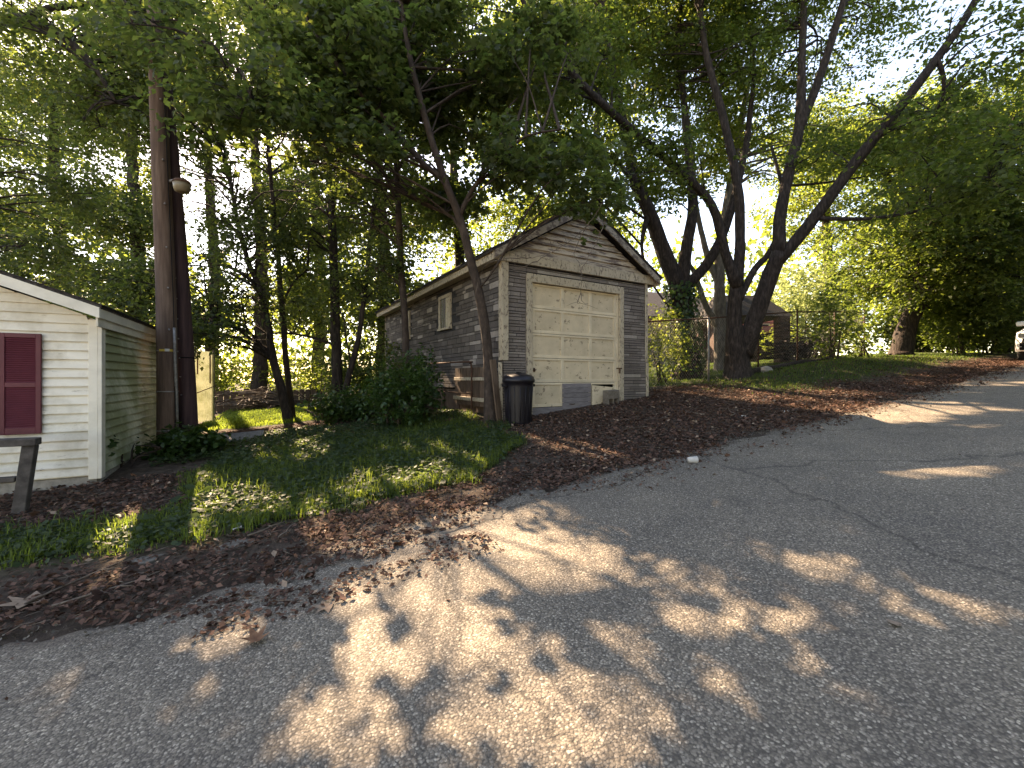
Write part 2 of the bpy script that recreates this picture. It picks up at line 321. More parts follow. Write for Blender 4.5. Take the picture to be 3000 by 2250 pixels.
M['grey_wall'] = simple('grey_wall', [(.3, (.16, .155, .15)), (.7, (.23, .22, .21))], 4, .85, bmp=.1)
M['pale_patch'] = simple('bare_asphalt_patch', [(.3, (.085, .075, .064)), (.55, (.13, .115, .097)), (.75, (.20, .18, .15))], 26, .92, bmp=.5, bdist=.008)
def fibreglass():
    m, n, N, L, B = newmat('greened_fibreglass'); v = coords(N, L, (1, 1, 1)); f = noise(N, L, v, 4, 7, .7)
    r = ramp(N, [(.3, (.26, .28, .15)), (.5, (.44, .46, .32)), (.7, (.54, .55, .42))]); L.new(f, r.inputs[0]); L.new(r.outputs[0], B.inputs['Base Color']); B.inputs['Roughness'].default_value = .6
    T = N.new('ShaderNodeBsdfTranslucent'); L.new(r.outputs[0], T.inputs[0]); mx = N.new('ShaderNodeMixShader'); mx.inputs[0].default_value = .2
    L.new(B.outputs[0], mx.inputs[1]); L.new(T.outputs[0], mx.inputs[2]); L.new(mx.outputs[0], N['Material Output'].inputs[0]); return m
M['fibreglass'] = fibreglass()

# ------------------------------------------------------------------ ground and road
def lawn_edge(x):  # front edge of the lawn
    x = np.asarray(x, float)
    return 4.62 + .45 * (fbm(x * .9, x * 0 + 3.3, 5) - .5) + np.clip(-1 - x, 0, 3) * .12 + np.clip(x - 2., 0, 9) * .75
def lawn_w(x, y):
    """how grassy a spot is, 0..1"""
    x = np.asarray(x, float); y = np.asarray(y, float); n = fbm(x * 1.6, y * 1.6, 21) - .5
    a = np.clip((y - lawn_edge(x) + n * .5) / .25, 0, 1)
    a = a * np.clip((3.6 + n * 1.2 - x) / .5, 0, 1)
    bed = np.clip((5.75 + n * .8 - y) / .3, 0, 1); a = np.where(x < -1.0 + n * .8, a * bed, a)
    a = np.where((y > 8.0) & (y < 11.5) & (x < 4), a * np.clip(1 - (y - 8) / .8, 0, 1), a)
    back = np.clip((y - 11.5 + n) / .6, 0, 1) * (x < 2.6) * (x > -1.8)
    r = np.clip((x - 9.6 - n * 2.5) / 1.2, 0, 1) * np.clip((y - 5.2 - n * 1.2) / .7, 0, 1)
    r2 = (y > 8.6) * (x > 8.5) * 1.0
    return np.clip(np.maximum(np.maximum(a, back), np.maximum(r, r2)), 0, 1)
gx = np.unique(np.concatenate([np.linspace(-140, -12, 20), np.arange(-12, 26, .22), np.linspace(26, 180, 24)]))
gy = np.unique(np.concatenate([np.linspace(-60, -6, 12), np.arange(-6, 22, .22), np.linspace(22, 200, 26)]))
X, Y = np.meshgrid(gx, gy); Z = H(X, Y) + .05 * (fbm(X * 1.1, Y * 1.1, 3) - .5) * (Y > 4.6)
Z = np.where((Y < 4.30 - .62 * np.clip((.7 - X) / 1.8, 0, 1)) & (Y > -4.5), Z - .035, Z)
V = np.stack([X, Y, Z], -1).reshape(-1, 3); nx = len(gx); ny = len(gy)
I = np.arange(nx * ny).reshape(ny, nx); a, b, c, d = I[:-1, :-1].ravel(), I[:-1, 1:].ravel(), I[1:, 1:].ravel(), I[1:, :-1].ravel()
me = mesh_np('ground', V, np.concatenate([np.stack([a, b, c], 1), np.stack([a, c, d], 1)]), smooth=True)
at = me.attributes.new('grass', 'FLOAT', 'POINT'); at.data.foreach_set('value', lawn_w(V[:, 0], V[:, 1]).astype(np.float32))
tag(link('ground', me, M['ground']), kind='structure')

xs = np.concatenate([np.linspace(-90, -8, 30), np.arange(-7.9, 22, .07), np.linspace(22.2, 120, 40)])
edge = 3.98 + .30 * (fbm(xs * .8, xs * 0, 8) - .5) + .32 * (fbm(xs * 3.1, xs * 0 + 9, 9) - .5) + np.where(xs < 1.5, .12 * np.sin(xs * 2.1), 0) - .5 * np.clip((.7 - xs) / 1.8, 0, 1)
ks = np.concatenate([np.linspace(0, .9, 14), np.linspace(.915, 1, 8)])
yy = -4.2 + (edge[None, :] + 4.2) * ks[:, None]; xx = np.broadcast_to(xs[None, :], yy.shape)
zz = H(xx, yy) + .012 * (fbm(xx * .9, yy * .9, 31) - .5) + .012 * (1 - np.abs(yy) / 6); zz[-1] -= .03
V = np.stack([xx, yy, zz], -1).reshape(-1, 3); nx = len(xs); ny = len(ks)
I = np.arange(nx * ny).reshape(ny, nx); a, b, c, d = I[:-1, :-1].ravel(), I[:-1, 1:].ravel(), I[1:, 1:].ravel(), I[1:, :-1].ravel()
road = link('road', mesh_np('road', V, np.concatenate([np.stack([a, b, c], 1), np.stack([a, c, d], 1)]), smooth=True), M['asphalt'])
tag(road, kind='structure')
def ground_z(x, y): return h(x, y) + (.006 if y < 4.3 else 0.0)

# ------------------------------------------------------------------ leaf machinery
TEMPL = {
 'diamond': (np.array([(0, 0, 0), (-.30, .45, .05), (0, 1, -.06), (.30, .45, .05)], float), np.array([(0, 3, 2), (0, 2, 1)])),
 'oval': (np.array([(0, 0, 0), (-.31, .42, .07), (0, .48, 0), (.31, .42, .07), (0, 1, -.08)], float), np.array([(0, 3, 2), (0, 2, 1), (3, 4, 2), (2, 4, 1)])),
 'round': (np.array([(0, 0, 0), (-.42, .30, .05), (-.34, .80, .03), (0, .95, -.04), (.34, .80, .03), (.42, .30, .05)], float), np.array([(0, 5, 4), (0, 4, 3), (0, 3, 2), (0, 2, 1)])),
 'maple': (np.array([(0, .35, 0), (0, 0, .02), (.50, .06, -.05), (.22, .34, .02), (.56, .66, -.07), (.17, .62, .01), (0, 1.05, -.08),
                     (-.17, .62, .01), (-.56, .66, -.07), (-.22, .34, .02), (-.50, .06, -.05)], float),
           np.array([(0, i, i + 1) for i in range(1, 10)] + [(0, 10, 1)])),
 'maple6': (np.array([(0, 0, 0), (.46, .12, -.04), (.20, .42, .03), (.50, .72, -.06), (0, 1.02, -.07), (-.50, .72, -.06), (-.20, .42, .03), (-.46, .12, -.04)], float),
            np.array([(0, 1, 2), (0, 2, 6), (0, 6, 7), (2, 3, 4), (2, 4, 6), (6, 4, 5)])),
}
LIT = np.array([(1.45,2.78,0.47,-0.34,0.17,0.32,0.90),(0.81,2.13,0.31,-0.21,0.09,0.23,0.90),(0.68,2.70,0.24,-0.17,0.06,0.23,0.80),(1.02,1.44,0.31,-0.19,0.10,0.14,0.90),(0.29,1.89,0.19,-0.12,0.02,0.14,0.70),(1.52,1.63,0.17,-0.11,0.12,0.13,0.70),(2.60,1.64,0.37,-0.26,0.25,0.16,0.80),(3.01,1.45,0.25,-0.17,0.17,0.08,0.70),(2.36,1.39,0.37,-0.25,0.17,0.10,0.80),(1.53,1.36,0.19,-0.12,0.09,0.08,0.70),(1.65,1.12,0.11,-0.08,0.06,0.04,0.70),(2.10,1.01,0.18,-0.12,0.12,0.06,0.60),(2.38,0.78,0.13,-0.09,0.09,0.03,0.50),(0.66,4.13,0.33,-0.23,0.06,0.40,0.95),(1.48,3.72,0.26,-0.20,0.09,0.23,0.80),(2.29,3.28,0.20,-0.15,0.12,0.17,0.70),(1.91,4.61,0.26,-0.19,0.13,0.32,1.00),(1.14,4.83,0.29,-0.21,0.09,0.37,1.00),(0.49,4.72,0.18,-0.13,0.03,0.29,1.00),(-1.63,7.29,0.28,-0.18,-0.11,0.49,1.00),(-1.44,5.27,0.62,-0.36,-0.13,0.47,0.60),(-0.38,5.27,0.31,-0.19,-0.02,0.32,0.70),(4.69,4.49,0.74,-0.60,0.30,0.29,0.80),(8.96,3.67,0.33,-0.42,0.48,0.20,0.90),(10.18,3.02,0.30,-0.40,0.47,0.14,0.80),(8.87,3.08,0.25,-0.30,0.31,0.11,0.90),(5.63,2.61,0.23,-0.21,0.29,0.13,0.90),(6.06,1.72,0.24,-0.21,0.25,0.07,0.90),(5.11,3.31,0.23,-0.21,0.20,0.13,0.70),(-0.82,15.5,1.15,-.6,-0.26,3.6,1.40),(-0.74,2.69,0.22,-0.14,-0.05,0.19,0.50),(1.50,2.47,0.23,-0.16,0.14,0.22,0.80),(2.47,2.05,0.16,-0.12,0.11,0.09,0.60),(2.25,2.69,0.15,-0.11,0.08,0.09,0.60),(0.18,7.30,0.36,-0.27,0.01,0.45,0.50),(2.00,5.96,0.25,-0.18,0.09,0.26,0.50)])
WALL_GAPS = [(np.array(q_), r_) for q_, r_ in (((3.70, 9.4, 1.55), .17), ((3.68, 9.8, 1.35), .13), ((3.64, 10.5, 1.6), .16), ((3.62, 11.2, 1.7), .12), ((3.60, 8.6, .95), .25), ((3.45, 8.1, .8), .2))]
def shadow_spot(p):
    q = p.copy()
    s = (p[:, 2] - H(p[:, 0], p[:, 1])) / SUN[2]
    for _ in range(3):
        q = p - SUN * s[:, None]; s = (p[:, 2] - H(q[:, 0], q[:, 1])) / SUN[2]
    q = p - SUN * s[:, None]; return q[:, 0], q[:, 1]
def keep_leaf(p, near=False):
    """gaps in the canopy: which leaves are missing so that sun reaches the road and lawn"""
    x, y = shadow_spot(p); lit = np.zeros(len(p))
    for cx, cy, ax, ay, bx_, by_, s in LIT:
        det = ax * by_ - ay * bx_
        a = ((x - cx) * by_ - (y - cy) * bx_) / det; b = ((y - cy) * ax - (x - cx) * ay) / det
        r2 = a * a + b * b; lit = np.maximum(lit, (s * 1.14) * np.clip(2.15 - r2 * .6, 0, 1))
    if near:
        n = .45 * vnoise(x * 6.5, y * 5.0, 77) + .55 * vnoise(x * 13, y * 11, 78)
        ok = lit < .13 + 1.1 * n
    else:
        n = .62 * vnoise(x * 4.6, y * 3.4, 77) + .38 * vnoise(x * 9.5, y * 7.5, 78)
        ok = lit < .05 + .62 * n
    n2 = .65 * vnoise(x * 2.4, y * 2.4, 79) + .35 * vnoise(x * 5.1, y * 5.1, 80)
    ok &= n2 < .72
    for wp, wr in WALL_GAPS:
        d = p - wp; a = d @ SUN; ok &= ~((a > 0) & (np.linalg.norm(d - a[:, None] * SUN, axis=1) < wr))
    return ok
def leaf_mesh(name, pos, axis, nor, size, templ, mat, parent=None, prune=True, rnd=None, near=False):
    if prune:
        k = keep_leaf(pos, near); pos, axis, nor, size = pos[k], axis[k], nor[k], size[k]
        if rnd is not None: rnd = rnd[k]
    tv, tt = TEMPL[templ]; n = len(pos); axis = nrm(axis); side = nrm(np.cross(axis, nor)); nor = np.cross(side, axis)
    V = pos[:, None, :] + size[:, None, None] * (tv[None, :, 0:1] * side[:, None] + tv[None, :, 1:2] * axis[:, None] + tv[None, :, 2:3] * nor[:, None])
    T = tt[None] + (np.arange(n) * len(tv))[:, None, None]
    if rnd is None: rnd = rng.random(n)
    return link(name, mesh_np(name, V, T, np.repeat(rnd, len(tv))), mat, parent)
def twig_leaves(org, dr, ln, k, size, droop=.35, jit=.45):
    """leaves set alternately along twigs"""
    m = len(org); j = np.tile(np.arange(k), m); o = np.repeat(org, k, 0); d = np.repeat(dr, k, 0); l = np.repeat(ln, k)
    s = (j + rng.random(m * k)) / k; up = np.array([0, 0, 1.])
    sd = nrm(np.cross(d, up)) * np.where(j % 2, 1, -1)[:, None]
    pos = o + d * (l * s)[:, None]; pos[:, 2] -= droop * .35 * l * s * s
    pos += rng.normal(0, .035, pos.shape)
    ax = d * .55 + sd * .75 - up * droop + rng.normal(0, jit, pos.shape)
    nor = up[None] + rng.normal(0, .5, pos.shape)
    return pos, ax, nor, size * rng.uniform(.6, 1.25, m * k)
DENS = 1.0
def crown_build(blobs, stems, leaf, per_tip, twigs=5, twig_len=.5, tips_per_lump=14, lump_r=.9, limb_r=.03, branch=True, tube_n=4, seed=0):
    """blobs: (centre, radii, number of lumps). Returns leaf arrays and a mesh builder of limbs"""
    r_ = np.random.default_rng(100 + seed); mb = MB(); TO, TD, TL = [], [], []
    S = np.concatenate(stems) if len(stems) else None
    for cen, rad, nl in blobs:
        cen = np.asarray(cen, float); rad = np.asarray(rad, float)
        for _ in range(nl):
            d = nrm(r_.normal(size=3)); lc = cen + d * rad * r_.random() ** .42
            if lc[2] < h(lc[0], lc[1]) + 1.0: continue
            base = None
            if S is not None:
                df = S - lc; dist = np.linalg.norm(df, axis=1) + np.clip(df[:, 2] + .4, 0, None) * 2.5
                dist = dist + r_.random(len(dist)) * .35 * dist.min(); base = S[int(np.argmin(dist))]
                ln = np.linalg.norm(lc - base)
                if branch:
                    mid = base * .5 + lc * .5 + np.array([0, 0, .12 * ln]) + r_.normal(0, .06 * ln, 3)
                    pts, rr = smooth_line([base, mid, lc], [limb_r * (.6 + .25 * ln), limb_r * .7 * (.6 + .2 * ln), limb_r * .4], max(.25, ln / 6))
                    mb.tube(pts, rr, tube_n, caps=False)
            out = nrm((lc - base) * np.array([1, 1, .5])) if base is not None else nrm(lc - cen)
            nt_ = max(2, int(tips_per_lump * DENS * r_.uniform(.35, 1.5)))
            tp = lc + nrm(r_.normal(size=(nt_, 3))) * (lump_r * r_.random((nt_, 1)) ** .5) * np.array([1, 1, .62])
            for q in tp:
                if branch and r_.random() < .6:
                    mb.tube([lc + (q - lc) * .0, lc * .45 + q * .55 + np.array([0, 0, .05]), q], [limb_r * .32, limb_r * .22, limb_r * .1], 3, caps=False)
                dd = nrm(out * .5 + nrm(q - lc) * .8 + r_.normal(0, .3, 3)); dd[2] = dd[2] * .4 - .12
                hd = math.atan2(dd[1], dd[0])
                for kk in range(twigs):
                    an = hd + (kk - (twigs - 1) / 2) * .55 + r_.normal(0, .2)
                    TO.append(q + r_.normal(0, .08, 3)); TD.append((math.cos(an), math.sin(an), dd[2] + r_.normal(0, .22))); TL.append(twig_len * r_.uniform(.6, 1.3))
    TO, TD, TL = np.array(TO), nrm(np.array(TD)), np.array(TL)
    return twig_leaves(TO, TD, TL, per_tip, leaf), mb
def make_tree(name, label, stems, blobs, barkm, leafm, leaf=.1, templ='oval', per_tip=6, group=None, cat='tree', sides=10, flare=True, ts=1.0, near=False, **kw):
    base = np.array(stems[0][0][0]); root = empty(name, (base[0], base[1], h(base[0], base[1])))
    tag(root, label, cat, group)
    off = np.array(root.location); mb = MB(); nodes = []
    for si, (pts, rad) in enumerate(stems):
        p, r_ = smooth_line(pts, rad, .3); r_ = r_ * (ts if si == 0 else (1 + ts) / 2 - .04 if ts < 1 else 1)
        if si == 0:
            p[0][2] = h(p[0][0], p[0][1]) - .15
            if flare: p = np.vstack([p[:1], p[:1] * .85 + p[1:2] * .15, p[1:]]); r_ = np.concatenate([[r_[0] * 1.45], [r_[0] * 1.15], r_[1:]])
        mid = p.copy()
        for ax_ in range(2): mid[1:-1, ax_] += np.random.default_rng(si + len(p)).normal(0, .12 * r_.mean(), len(p) - 2)
        mb.tube(mid - off, r_, sides, wob=.10)
        k = max(1, int(len(mid) * .25)) if si == 0 else 1
        nodes.append(mid[k:])
    if leaf:
        (pos, ax, nor, size), tb = crown_build(blobs, nodes, leaf, per_tip, **kw)
        b = len(mb.v); mb.v += [tuple(np.array(v) - off) for v in tb.v]; mb.f += [tuple(i + b for i in f) for f in tb.f]; mb.r += tb.r; mb.sm += tb.sm
    mb.build('trunk', barkm, root)
    if leaf:
        o = leaf_mesh('crown', pos - 0, ax, nor, size, templ, leafm, root, near=near); o.location = tuple(-off)
        o['kind'] = 'stuff'
    return root
def stem(*pts): return [P(u, v, t) for u, v, t, r_ in pts], [r_ for *_, r_ in pts]
def blob(u, v, t, rx, ry, rz, n): return (P(u, v, t), (rx, ry, rz), n)

# ------------------------------------------------------------------ the garage
GO = (3.81, 7.40, 0); garage = empty('garage', GO, R(2.5))
tag(garage, 'weathered single garage with peeling cream overhead door and grey stone-strip siding', 'garage')
GW, GL, EAVE, APEX, Z0 = 4.02, 8.7, 3.95, 5.12, .35
DL, DR, DB, DT = .675, 3.11, .95, 3.50      # the door opening
def GH(x, y):
    c_, s_ = math.cos(R(2.5)), math.sin(R(2.5)); return h(GO[0] + x * c_ - y * s_, GO[1] + x * s_ + y * c_)
mb = MB()                                   # solid walls behind the siding
mb.box(.01, DL, .02, .14, Z0, EAVE); mb.box(DR, GW - .01, .02, .14, Z0, EAVE); mb.box(DL, DR, .021, .139, DT, EAVE)
mb.box(.01, .12, .14, GL, 1.30, EAVE); mb.box(GW - .12, GW - .01, .14, GL, Z0, EAVE); mb.box(.12, GW - .12, GL - .12, GL - .01, Z0, EAVE)
mb.add([(0, .03, EAVE), (GW, .03, EAVE), (GW / 2, .03, APEX - .04), (0, .13, EAVE), (GW, .13, EAVE), (GW / 2, .13, APEX - .04)], [(0, 1, 2), (3, 5, 4), (0, 2, 5, 3), (1, 4, 5, 2)])
mb.box(.12, GW - .12, .14, GL - .12, .95, 1.0)
mb.build('wall', M['backing'], garage)
# stone-look strips: every strip of the front is a piece, the long side wall is one mass of them
unit = bpy.data.meshes.new('strip'); u_ = MB().box(0, 1, 0, 1, 0, 1, 0)
unit.from_pydata(u_.v, [], u_.f); unit.materials.append(M['stone']); unit.attributes.new('rnd', 'FLOAT', 'POINT')
front = []
z = Z0 + .1; rr = random.Random(4)
while z < EAVE - .16:
    hgt = rr.choice([.036, .042, .048, .055, .062, .075]) * 1.22; hgt = min(hgt, EAVE - .15 - z)
    spans = [(.0, GW)] if z > DT + .16 else [(.0, DL - .13), (DR + .13, GW)]
    for x0, x1 in spans:
        x = x0
        while x < x1 - .02:
            l = rr.uniform(.16, .62); e = min(x + l, x1)
            if x1 - e < .08: e = x1
            pr = rr.uniform(.0, .006) + (.016 if z < 1.85 else 0)
            if z + hgt > GH((x + e) / 2, 0) - .05: front.append((x + .006, e - .006, -pr - .006, z + .007, z + hgt - .007))
            x = e
    z += hgt
order = sorted(range(len(front)), key=lambda i: -(front[i][1] - front[i][0]) * (front[i][4] - front[i][3]))
mbr = MB()
for q, i in enumerate(order):
    x0, x1, y0, z0, z1 = front[i]
    if q < 300:
        o = link('siding_strip', unit, None, garage); o.location = (x0, y0, z0); o.scale = (x1 - x0, .0195 - y0, z1 - z0)
    else: mbr.box(x0, x1, y0, .0195, z0, z1)
if mbr.v: tag(mbr.build('small_siding_strips', M['stone'], garage), kind='stuff')
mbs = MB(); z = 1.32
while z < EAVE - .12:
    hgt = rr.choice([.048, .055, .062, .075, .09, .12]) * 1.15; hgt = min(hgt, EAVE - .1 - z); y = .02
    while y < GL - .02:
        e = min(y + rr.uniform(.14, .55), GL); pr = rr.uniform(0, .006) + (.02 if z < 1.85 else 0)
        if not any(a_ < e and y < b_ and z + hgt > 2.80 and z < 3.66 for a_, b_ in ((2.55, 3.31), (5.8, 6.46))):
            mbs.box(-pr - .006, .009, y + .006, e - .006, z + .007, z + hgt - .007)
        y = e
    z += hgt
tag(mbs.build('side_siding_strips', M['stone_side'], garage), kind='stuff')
# foundation boards below the raised side wall
for i in range(9):
    y0 = .35 + i * .92
    MB().box(.02 + rr.uniform(0, .04), .06, y0, y0 + .86, .2, 1.29).build('skirt_board', M['brown_wood'], garage)
# corner boards, trim
bx('corner_board', M['cream_worn'], garage, -.035, .11, -.045, -.017, 1.90, EAVE - .02, .004)
bx('corner_board', M['cream_worn'], garage, -.036, -.012, -.0445, .10, 1.90, EAVE - .02, .004)
lc = bx('corner_board', M['cream_worn'], garage, -.05, .03, -.05, -.027, .55, 1.86, .004); lc.rotation_euler = (0, R(-1.2), 0); lc.location.x = -.03
bx('corner_board', M['cream_worn'], garage, GW - .06, GW + .025, -.04, -.019, 1.95, EAVE - .02, .004)
bx('corner_board', M['cream_worn'], garage, GW - .03, GW + .05, -.045, -.025, .8, 1.92, .004)
bx('corner_board', M['cream_worn'], garage, -.03, .1, GL - .01, GL + .02, 1.3, EAVE, .004)
# door casing
bx('door_casing', M['cream_worn'], garage, DL - .13, DL, -.04, .02, Z0 + .25, DT, .004)
bx('door_casing', M['cream_worn'], garage, DR, DR + .13, -.04, .02, Z0 + .5, DT, .004)
bx('door_casing', M['cream_worn'], garage, DL - .13, DR + .13, -.045, .02, DT, DT + .17, .004)
bx('door_stop', M['cream_rail'], garage, DR - .05, DR, .02, .10, DB, DT)
bx('door_stop', M['cream_rail'], garage, DL, DL + .03, .02, .10, DB, DT)
sill = bx('sill', M['grey_wood_h'], garage, DL - .1, DR + .1, -.01, .09, DB - .22, DB - .01, .004)
# the overhead door: five sections of three panels
door = empty('garage_door', (0, 0, 0)); door.parent = garage; door['label'] = 'peeling cream overhead door of five rows of panels'
x0, x1 = DL + .032, DR - .052; hs = (DT - DB) / 5; cw = (x1 - x0) / 3
for r_ in range(5):
    zb = DB + r_ * hs
    bx('rail', M['cream_rail'], door, x0, x1, .030, .070, zb + .002, zb + .062, .003)
    bx('rail', M['cream_rail'], door, x0, x1, .030, .070, zb + hs - .05, zb + hs - .006, .003)
    for k in range(4):
        xa = x0 if k == 0 else (x1 - .07 if k == 3 else x0 + k * cw - .04)
        bx('stile', M['cream_rail'], door, xa, xa + (.07 if k in (0, 3) else .08), .031, .069, zb + .062, zb + hs - .05, .003)
    for k in range(3):
        xa = x0 + (.07 if k == 0 else k * cw + .04); xb = x1 - .07 if k == 2 else x0 + (k + 1) * cw - .04
        if r_ == 0 and k == 2: continue                                   # the kicked-out panel
        if r_ == 0 and k == 1:
            for q in range(5):
                za = zb - .02 + q * (hs + .0) / 5
                o = MB().box(xa - .05, xb + .04, .012, .028, za + .002, za + hs / 5 - .003).build('patch_plank', M['grey_wood_h'], door)
            continue
        bx('panel', M['cream'], door, xa, xb, .048, .060, zb + .062, zb + hs - .05)
bx('dark_hole_sheet', M['black'], door, x1 - cw, x1, .16, .17, DB, DB + hs)  # black sheet standing in for the dark inside behind the missing panel
bx('lock_plate', M['rust'], door, x0 + .03, x0 + .07, .016, .03, DB + hs + .22, DB + hs + .30, .003)
MB().tube([(x0 + .05, .012, DB + hs + .26), (x0 + .05, -.02, DB + hs + .26)], .016, 8).build('keyhole', M['rust'], door)
MB().tube([(DR - .02, -.05, 1.78), (DR - .02, -.052, 1.70), (DR - .02, -.05, 1.66)], .018, 8).build('latch', M['rust'], door)
bx('hasp', M['rust'], door, DR - .12, DR + .06, -.048, -.041, 1.76, 1.79, .002)
MB().tube([(x0 + .95, -.0, DB + .045), (x0 + 1.02, -.03, DB + .04), (x0 + 1.1, -.0, DB + .045)], .009, 6).build('pull_handle', M['rust'], door)
# gable
bx('gable_trim', M['cream_worn'], garage, -.22, GW + .22, -.075, -.01, EAVE - .12, EAVE + .09, .005)
nb = 8; gz0 = EAVE + .095; sl = (APEX - EAVE) / (GW / 2); gh = (APEX - .03 - gz0) / nb
for i in range(nb):
    za, zb = gz0 + i * gh, gz0 + (i + 1) * gh + .012; xa = (za - EAVE) / sl; xb = min((zb - EAVE) / sl, GW / 2 - .01); dj = rr.uniform(-.006, .006)
    MB().add([(xa, -.05 + dj, za), (GW - xa, -.05 + dj, za), (GW - xb, -.012, zb), (xb, -.012, zb), (xa, .02, za), (GW - xa, .02, za), (GW - xb, .02, zb), (xb, .02, zb)],
             [(0, 1, 2, 3), (4, 7, 6, 5), (0, 4, 5, 1), (1, 5, 6, 2), (3, 2, 6, 7), (0, 3, 7, 4)]).build('gable_board', M['gable'], garage)
def rake(side, name, mat, y0, y1, ov, th, lift):
    xe = -ov if side < 0 else GW + ov; ze = EAVE - ov * sl
    a_ = Vector((xe, 0, ze + lift)); b_ = Vector((GW / 2, 0, APEX + lift))
    vs = [(a_.x, y0, a_.z), (b_.x, y0, b_.z), (b_.x, y0, b_.z + th), (a_.x, y0, a_.z + th)]; vs += [(p[0], y1, p[2]) for p in vs]
    return MB().add(vs, [(0, 1, 2, 3), (4, 7, 6, 5), (0, 4, 5, 1), (1, 5, 6, 2), (2, 6, 7, 3), (3, 7, 4, 0)]).build(name, mat, garage)
for s_ in (-1, 1):
    rake(s_, 'rake_board', M['gable_dull'], -.20, -.165, .27, .15, .03)
    rake(s_, 'rake_board', M['gable_dull'], -.164, -.055, .27, .035, .15)
roof = rake(-1, 'roof', M['shingle'], -.19, GL + .2, .34, .05, .182)
r2_ = rake(1, 'roof', M['shingle'], -.19, GL + .2, .34, .05, .182)
for s_, pr_ in ((-1, roof), (1, r2_)):
    for i in range(14):
        f0, f1 = i / 14, min((i + 1.25) / 14, 1); ex = -.36 if s_ < 0 else GW + .36; ze = EAVE - .36 * sl + .236
        def pt(f, y, up): return (ex + (GW / 2 - ex) * f, y, ze + (APEX + .236 - ze) * f + up)
        MB().add([pt(f0, -.22, .016), pt(f0, GL + .23, .016), pt(f1, GL + .23, .004), pt(f1, -.22, .004), pt(f0, -.22, 0), pt(f0, GL + .23, 0), pt(f1, GL + .23, 0), pt(f1, -.22, 0)],
                 [(0, 3, 2, 1), (4, 5, 6, 7), (0, 1, 5, 4), (1, 2, 6, 5), (2, 3, 7, 6), (3, 0, 4, 7)]).build('shingle_course', M['shingle'], pr_)
bx('fascia', M['cream_worn'], garage, -.29, -.26, -.15, GL + .18, EAVE - .15, EAVE + .02, .004)
bx('soffit', M['cream_worn'], garage, -.259, -.03, -.03, GL, EAVE - .12, EAVE - .10)
bx('frieze', M['cream_worn'], garage, -.03, .0, .0, GL, EAVE - .10, EAVE + .1)
bx('fascia', M['cream_worn'], garage, GW + .26, GW + .29, -.15, GL + .18, EAVE - .15, EAVE + .02, .004)
for (ya, yb) in ((2.6, 3.26), (5.86, 6.4)):
    win = empty('window', (0, 0, 0)); win.parent = garage
    for a_ in ((-.035, .009, ya - .06, ya + .02, 2.82, 3.66), (-.035, .009, yb - .02, yb + .06, 2.82, 3.66), (-.036, .009, ya + .02, yb - .02, 3.58, 3.66)):
        bx('frame', M['cream_worn'], win, *a_)
    bx('sill', M['cream_worn'], win, -.07, .009, ya - .08, yb + .08, 2.77, 2.82)
    bx('pane', M['glass'], win, -.008, -.002, ya + .02, yb - .02, 2.82, 3.58)
    bx('board', M['cream_worn'], win, -.02, -.009, ya + .06, ya + .26, 2.83, 3.57)
    for q in range(2): bx('muntin', M['grey_wood'], win, -.02, -.009, ya + .36 + q * .12, ya + .38 + q * .12, 2.83, 3.57)
# loose things against the side of the garage
def leaf_board(name, label, mat, u, v, t, w_, hgt_, th, rx=0, rz=0, ry=0, cat='board', group=None):
    p = P(u, v, t); o = MB().box(-w_ / 2, w_ / 2, -th / 2, th / 2, 0, hgt_).build(name, mat, None, .002)
    o.location = p; o.rotation_euler = (rx, ry, rz); tag(o, label, cat, group); return o
gate = empty('pipe_gate', GO, R(2.5)); tag(gate, 'rusty bent-pipe gate frame leaning along the garage side wall', 'gate')
MB().tube(smooth_line([(-.28, 4.4, 1.93), (-.27, 1.1, 1.90), (-.265, .92, 1.86), (-.26, .86, 1.76), (-.26, .86, .8)], [.02] * 5, .1)[0], .019, 8).build('frame', M['rust'], gate)
MB().tube([(-.275, 4.3, 1.25), (-.26, .87, 1.22)], .014, 6).build('brace', M['rust'], gate)
cab = empty('plank_hatch', GO, R(2.5)); tag(cab, 'brown plank hatch with pale battens low on the garage side', 'hatch')
for i in range(5): bx('plank', M['brown_wood'], cab, -.10 - rr.uniform(0, .012), -.07, .50 + i * .32, .79 + i * .32, .95, 1.78, .003)
bx('batten', M['cream_worn'], cab, -.145, -.115, .3, 2.05, 1.50, 1.57, .003); bx('batten', M['cream_worn'], cab, -.145, -.115, .15, 2.1, 1.06, 1.14, .003)
bx('post', M['brown_wood'], cab, -.14, -.05, .40, .48, .55, 1.8, .004)
pl = MB().box(-.07, .07, -.02, .02, 0, 1.25).build('stub_board', M['brown_wood'], None, .003); pl.location = (3.70, 7.30, h(3.7, 7.3) - .05); pl.rotation_euler = (R(-4), R(-5), R(20))
tag(pl, 'short split brown board standing between slender tree and garage corner', 'board')

